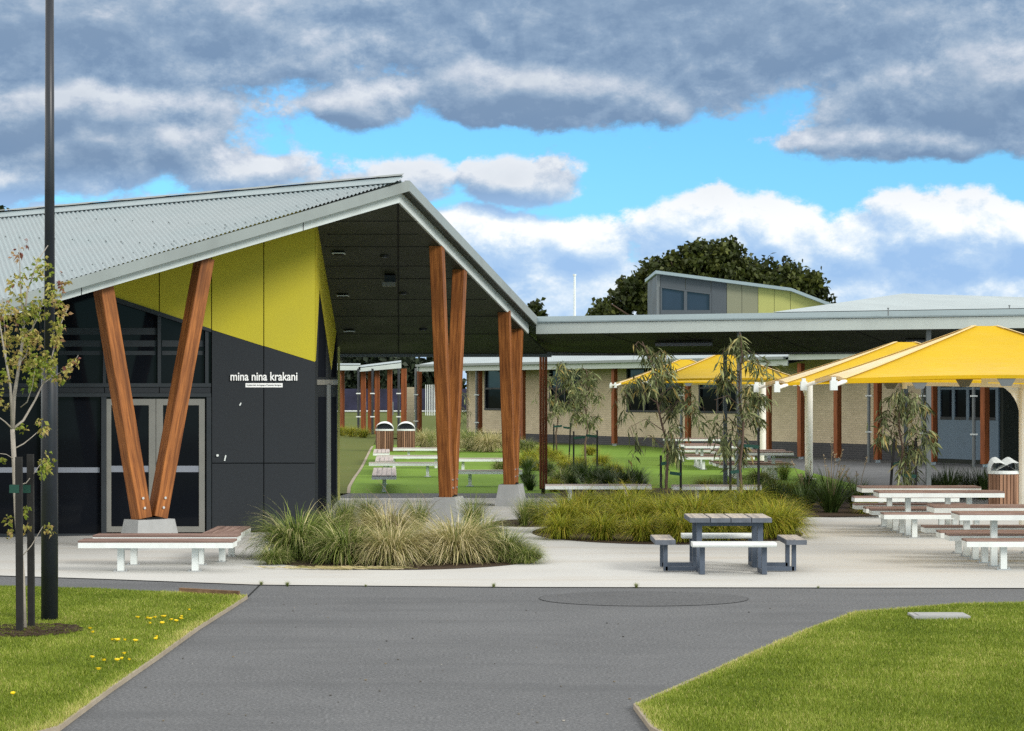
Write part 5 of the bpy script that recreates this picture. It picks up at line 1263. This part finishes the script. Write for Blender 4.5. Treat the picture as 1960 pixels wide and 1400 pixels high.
# ------------------------------------------------------------------ trees
def leaf_quads(c, d, L, w, q, droop=0.0, fold=.3):
    """leaf = two quads along a bent midline. c start (n,3), d unit dir (n,3)"""
    n = len(c); up = q.normal(size=(n, 3)); s = np.cross(d, up); s /= np.linalg.norm(s, axis=1)[:, None]+1e-9
    mid = c+d*(L*.5)[:, None]+np.array([0, 0, 1])*(.06*L)[:, None]; tip = c+d*L[:, None]-np.array([0, 0, 1])*(droop*L)[:, None]
    V = np.stack([c, mid-s*w[:, None], tip, mid+s*w[:, None]], 1)
    f = np.arange(4*n).reshape(n, 4)
    return V.reshape(-1, 3), f
def gum(x, y, z0, h, rx, label, seed, nleaf=900, lean=(0, 0), bottom=.35, drooping=1.0, tones=(.45, .30)):
    q = np.random.default_rng(seed); rr = random.Random(seed)
    t = thing('gum_tree', (x, y, z0), label, 'tree', 'young gum trees in the garden beds')
    b = MB(); base = Vector((x, y, z0)); tr = [base]
    for k in range(1, 9): f = k/8; tr.append(base+Vector((lean[0]*f*f+.05*math.sin(k*1.7+seed), lean[1]*f, h*.97*f)))
    b.tube(tr, [.035*(1-.8*k/8)+.004 for k in range(9)], 7)
    tips = []
    nb = 20
    for k in range(nb):
        f = bottom+(1-bottom)*(k+.5)/nb*.98; i = min(7, int(f*8)); p0_ = lerp(tr[i], tr[i+1], f*8-i)
        a = rr.random()*6.28; ln = rx*(1.15-.55*abs(2*(f-bottom)/(1-bottom)-.75))*rr.uniform(.65, 1.15)
        m1 = p0_+Vector((math.cos(a)*ln*.5, math.sin(a)*ln*.5, ln*.35)); e1 = p0_+Vector((math.cos(a)*ln, math.sin(a)*ln, ln*(.25-.35*drooping*rr.random())))
        b.tube([p0_, m1, e1], [.012, .008, .003], 5); tips += [(m1, e1), (lerp(p0_, m1, .5), m1)]
        for j in range(2):
            s0_ = lerp(m1, e1, rr.random()); e2 = s0_+Vector((rr.uniform(-.25, .25), rr.uniform(-.25, .25), -rr.uniform(.1, .55)*drooping))*rx*1.1; b.tube([s0_, e2], [.005, .002], 4); tips.append((s0_, e2))
    tips.append((tr[7], tr[8]))
    b.build('trunk', M['bark'], t)
    pw_ = q.random(len(tips))**2.2; ti = q.choice(len(tips), nleaf, p=pw_/pw_.sum()); k = q.random(nleaf)**.7
    A = np.array([tips[i][0] for i in ti]); B_ = np.array([tips[i][1] for i in ti]); c = A+(B_-A)*k[:, None]+q.normal(0, .05, (nleaf, 3))
    d = q.normal(size=(nleaf, 3))*np.array([.7, .7, .5])+np.array([.12, 0, -.95*drooping]); d /= np.linalg.norm(d, axis=1)[:, None]
    L = q.uniform(.15, .34, nleaf); w = L*q.uniform(.055, .09, nleaf)
    V, f = leaf_quads(c, d, L, w, q, .06)
    npmesh('crown', V, f, np.repeat(np.clip(q.normal(tones[0], tones[1], nleaf), 0, 1), 4), M['gum'], t, (x, y, z0))
    return t
def stake(px, y, py_top, label, tie=None, z0=0.0, lean=0.0, w=.05, top=None):
    p = P(px, 900, y); zt = H+(HY-py_top)/F*y
    t = thing('tree_stake', (p.x, p.y, z0), label, 'stake', 'dark stakes beside the young trees')
    b = MB(); b.beam((p.x, p.y, z0-.02), (p.x+lean, p.y, zt), w, w, up=(0, 1, 0)); b.build('post', M['stake'], t)
    if tie:
        tx, z = tie; b = MB(); q = P(tx, 900, y); b.beam((p.x+lean*.8, p.y-.03, z), (q.x, p.y-.01, z+.03), .012, .07); b.beam((p.x+lean*.8, p.y+.03, z), (q.x, p.y+.04, z+.03), .012, .07); b.build('tie', M['tie'], t)
    return t
Y2 = 48.5
p = P(1280, 900, Y2); gum(p.x, p.y, .02, 3.75, .95, 'weeping young gum tree with bent trunk right of the timber post', 3, 1080, lean=(-.55, 0), bottom=.30, drooping=1.25)
stake(1265, Y2, 872, 'left stake holding the weeping gum tree', (1281, .95)); stake(1303, Y2, 880, 'right stake holding the weeping gum tree', (1282, .72))
p = P(1420, 900, 47.5); gum(p.x, p.y, .02, 3.9, .82, 'tallest young gum tree in front of the yellow canopy', 8, 1150, lean=(-.05, 0), bottom=.28)
stake(1398, 47.5, 830, 'left stake beside the tallest gum tree', (1420, .8)); stake(1452, 47.5, 820, 'right stake beside the tallest gum tree', (1424, 1.35)); 
p = P(1724, 900, 46.5); gum(p.x, p.y, .02, 2.75, .60, 'small weeping gum tree behind the right hand tables', 14, 850, bottom=.30, drooping=1.2)
stake(1701, 46.5, 840, 'left leaning stake at the small weeping gum by the tables', (1722, 1.0), lean=.12); stake(1753, 46.5, 838, 'right stake at the small weeping gum by the tables', (1726, .75))
p = P(1122, 900, 72); gum(p.x, p.y, rise(p.x, 72), 3.4, .62, 'slim young gum tree with a brown top near the brick wall', 21, 800, bottom=.42)
stake(1098, 66, 826, 'left stake below the slim young gum near the brick wall', (1120, 1.15), z0=rise(2, 66)); stake(1143, 66, 824, 'right stake below the slim young gum near the brick wall', (1122, 1.2), z0=rise(2, 66))
p = P(1066, 900, 80); gum(p.x, p.y, rise(p.x, 80), 3.6, .85, 'bushy young gum tree just right of the timber post', 27, 900, bottom=.40)
stake(1060, 78, 812, 'left stake of the bushy gum beside the timber post', (1076, 1.3), z0=rise(1.5, 78)); stake(1089, 78, 810, 'right stake of the bushy gum beside the timber post', (1078, 1.25), z0=rise(1.5, 78), lean=.06)
p = P(865, 900, 98); gum(p.x, p.y, rise(p.x, 98), 3.2, .7, 'grey-green young tree behind the tall V column', 33, 600, bottom=.3)

# young maple in the left lawn
def maple():
    q = np.random.default_rng(5); rr = random.Random(15)
    Yd = 23.0; g0 = G(47, 1212); Yd = g0.y
    t = thing('young_tree', (g0.x, g0.y, 0), 'slender young tree with pale bark and bronze-green leaves in the left lawn', 'tree')
    def pp(x, y, dy=0.0): return P(x, y, Yd+dy)
    limbs = [([(46, 1215), (42, 1100), (32, 980), (28, 900), (24, 822)], .034, .024, 0),
             ([(24, 822), (27, 760), (40, 680), (46, 620)], .024, .012, 0), ([(46, 620), (52, 560), (72, 500), (92, 470)], .012, .004, .1),
             ([(46, 620), (40, 560), (38, 510), (36, 468)], .010, .003, -.15), ([(24, 822), (20, 740), (8, 670), (-2, 610)], .016, .006, -.2), ([(20, 740), (12, 690), (10, 640), (4, 570)], .010, .003, .15),
             ([(24, 822), (45, 805), (68, 765), (82, 735)], .015, .008, .25), ([(82, 735), (98, 690), (112, 630), (130, 590)], .009, .003, .3), ([(82, 735), (100, 722), (118, 712)], .006, .002, .2), ([(118, 712), (138, 700), (150, 680)], .005, .002, .15),
             ([(26, 860), (45, 850), (60, 838), (78, 822)], .008, .003, .2), ([(24, 822), (10, 808), (-6, 796)], .009, .004, -.2), ([(30, 930), (50, 925), (66, 905), (78, 888)], .007, .003, .25),
             ([(38, 1070), (60, 1045), (75, 1020), (82, 1008)], .007, .002, .2), ([(33, 990), (45, 1005), (52, 1010)], .004, .002, .2), ([(28, 880), (12, 870), (-4, 868)], .005, .002, -.2), ([(46, 640), (62, 630), (76, 600), (84, 560)], .008, .003, -.2), ([(34, 700), (50, 680), (58, 640), (70, 600)], .007, .003, .3), ([(40, 780), (52, 770), (62, 740), (68, 700)], .006, .002, -.25)]
    b = MB(); segs = []
    for pts_, r0_, r1_, dy in limbs:
        n = len(pts_); ps = [pp(x, y, dy*k/(n-1)) for k, (x, y) in enumerate(pts_)]
        b.tube(ps, [r0_+(r1_-r0_)*k/(n-1) for k in range(n)], 8)
        if r0_ < .03:
            for a, c in zip(ps, ps[1:]): segs.append((a, c, r1_))
    b.build('trunk', M['bark_pale'], t, smooth=True)
    C, T_ = [], []
    dense = [((36, 490), 14, 9, .92), ((34, 545), 22, 26, .55), ((78, 520), 20, 34, .42), ((72, 590), 22, 40, .38), ((44, 600), 16, 26, .45), ((122, 545), 9, 10, .95), ((112, 580), 12, 14, .6), ((100, 560), 12, 12, .4), ((8, 600), 22, 36, .62), ((14, 650), 22, 34, .6), ((52, 640), 18, 30, .45), ((66, 650), 16, 26, .66), ((54, 690), 20, 30, .55), ((30, 690), 18, 24, .62), ((10, 720), 16, 18, .5), ((120, 600), 8, 8, .7), ((112, 625), 12, 22, .4), ((106, 655), 12, 22, .55), ((100, 690), 14, 22, .42), ((78, 690), 12, 20, .35), ((68, 715), 14, 20, .3), ((60, 735), 14, 20, .12), ((142, 692), 9, 9, .6), ((132, 710), 9, 10, .7), ((112, 725), 12, 14, .55), ((95, 710), 10, 12, .4), ((82, 820), 13, 14, .55), ((92, 885), 14, 18, .42), ((80, 905), 10, 10, .3), ((50, 975), 8, 8, .3), ((20, 995), 9, 8, .5), ((48, 1010), 7, 8, .6), ((90, 1010), 10, 9, .62), ((2, 770), 14, 14, .5), ((40, 820), 8, 6, .3), ((2, 880), 8, 6, .35), ((20, 1020), 10, 7, .6), ((20, 600), 12, 10, .8)]
    for (x, y), r_, n, tn in dense:
        for k in range(int(n*1.8)):
            p = pp(x+rr.gauss(0, r_*.5), y+rr.gauss(0, r_*.62), rr.gauss(0, .14)); C.append(p); T_.append(min(1, max(0, rr.gauss(tn+.08, .14))))
    n = len(C); c = np.array(C); d = q.normal(size=(n, 3))*np.array([1, 1, .7])+np.array([0, 0, -.25]); d /= np.linalg.norm(d, axis=1)[:, None]
    Vs, Fs, Ts = [], [], []; off = 0
    for kk in range(3):                                                   # three lobes to each leaf
        dd = d+q.normal(0, .5, (n, 3))*(kk > 0); dd /= np.linalg.norm(dd, axis=1)[:, None]
        L = q.uniform(.038, .072, n)*(1 if kk == 0 else .8); V, f = leaf_quads(c, dd, L, L*.26, q, .12); Vs.append(V); Fs.append(f+off); off += len(V); Ts.append(np.repeat(np.array(T_), 4))
    npmesh('crown', np.concatenate(Vs), np.concatenate(Fs), np.concatenate(Ts), M['maple'], t, (g0.x, g0.y, 0))
    for x, yb, yt, lb in ((36, 1218, 875, 'near black stake tied to the young tree in the left lawn'), (58, 1209, 870, 'black stake standing just left of the lamp post')):
        g1 = G(x+2, yb); zt = H+(HY-yt)/F*g1.y; s_ = thing('tree_stake', (g1.x, g1.y, 0), lb, 'stake', 'black stakes at the young maple')
        b = MB(); b.beam((g1.x, g1.y, 0), (g1.x-.01, g1.y, zt), .066, .066, up=(0, 1, 0)); b.build('post', M['stake'], s_)
        b = MB(); zz = H+(HY-936)/F*g1.y; q2 = P(28, 936, g1.y); b.beam((g1.x, g1.y-.036, zz), (q2.x-.05, g1.y-.02, zz), .008, .085); b.beam((g1.x, g1.y+.036, zz), (q2.x-.05, g1.y+.06, zz), .008, .085); b.build('tie', M['tie'], s_)
maple()

def bigtree(cx, cy, z0, lobes, label, mat, seed, n, size, name='broad_tree', trunk_h=3.0, group=None):
    """crown of leaf clumps spread through several lobes (x, z, rx, rz)"""
    q = np.random.default_rng(seed); rr = random.Random(seed)
    t = thing(name, (cx, cy, z0), label, 'tree', group)
    b = MB(); top = Vector((cx, cy, z0+trunk_h)); b.tube([(cx, cy, z0), (cx+.1, cy, z0+trunk_h*.6), top], [.45, .36, .28], 10)
    Vs, Fs, Ts = [], [], []; off = 0
    vol = [rx*rz for _, _, rx, rz in lobes]; tot = sum(vol)
    for (x, z, rx, rz), v in zip(lobes, vol):
        e = Vector((x, cy+rr.uniform(-1, 1), z)); b.tube([top, lerp(top, e, .5)+Vector((rr.uniform(-.4, .4), 0, .3)), e+Vector((rr.uniform(-.5, .5), 0, rz*.75))], [.2, .11, .03], 6)
        k = max(20, int(n*v/tot)); ncl = max(5, k//45); 
        cc = q.normal(size=(ncl, 3)); cc /= np.linalg.norm(cc, axis=1)[:, None]; cc *= (q.random(ncl)**.45)[:, None]; cc = cc*np.array([rx, min(rx, 3.5), rz])+np.array([x, cy, z])
        ci = q.integers(0, ncl, k); c = cc[ci]+q.normal(0, 1, (k, 3))*np.array([.32, .32, .26])*min(1.2, .35+.16*rx)
        tcl = np.clip(q.normal(.42, .22, ncl), 0, 1)
        d = q.normal(size=(k, 3)); d /= np.linalg.norm(d, axis=1)[:, None]; L = size*q.uniform(.6, 1.4, k)
        V, f = leaf_quads(c, d, L, L*.33, q, .1); Vs.append(V); Fs.append(f+off); off += len(V); Ts.append(np.repeat(np.clip(tcl[ci]+q.normal(0, .14, k), 0, 1), 4))
    b.build('trunk', M['bark'], t)
    npmesh('crown', np.concatenate(Vs), np.concatenate(Fs), np.concatenate(Ts), M[mat], t, (cx, cy, z0))
    return t
YB = 120.0
def lob(px, py, rx, ry): p = P(px, py, YB); return (p.x, p.z, rx/F*YB, ry/F*YB)
bigtree(P(1380, 600, YB).x, YB, rise(8, YB), [lob(1330, 520, 62, 48), lob(1375, 495, 42, 32), lob(1420, 530, 70, 40), lob(1490, 545, 66, 42), lob(1545, 560, 44, 36), lob(1270, 530, 48, 36), lob(1215, 570, 48, 34), lob(1165, 598, 34, 20), lob(1300, 580, 90, 40), lob(1430, 585, 110, 40), lob(1570, 590, 30, 22), lob(1340, 480, 24, 14), lob(1400, 472, 18, 12), lob(1200, 548, 22, 14)], 'broad dark evergreen tree towering behind the clerestory', 'oak', 3, 30000, .30)
def lob2(px, py, rx, ry, Y): p = P(px, py, Y); return (p.x, p.z, rx/F*Y, ry/F*Y)
bigtree(P(1026, 600, 170).x, 170, rise(0, 170), [lob2(1024, 598, 20, 18, 170), lob2(1034, 606, 14, 12, 170)], 'small rounded tree top peeping over the walkway by the hall roof', 'oak', 9, 900, .4, 'distant_tree')
for i, (x, y, rx, ry, lb) in enumerate(((668, 705, 40, 38, 'dark conifer behind the far covered way, left one'), (735, 700, 45, 45, 'dark conifer behind the far covered way, middle one'), (782, 712, 48, 46, 'dark conifer between the pale pier and the white fence'), (838, 716, 50, 44, 'dark conifer beside the white pale fence'), (600, 700, 40, 40, 'dark conifer hidden mostly by the side wall of the hall'))):
    bigtree(P(x, y, 160).x, 160, rise(0, 160), [lob2(x, y, rx, ry, 160), lob2(x-14, y+26, rx*.8, ry*.6, 160), lob2(x+16, y+22, rx*.8, ry*.6, 160)], lb, 'conifer', 50+i, 2600, .5, 'conifer_tree', 2.0, 'conifers beyond the fence')
p = P(-6, 420, 90); bigtree(p.x, 90, 0, [(p.x, p.z-.9, .9, 1.1), (p.x-.6, p.z-2.2, 1.2, 1.2)], 'tree top just showing over the hall ridge at the left edge', 'conifer', 77, 700, .3, 'distant_tree')
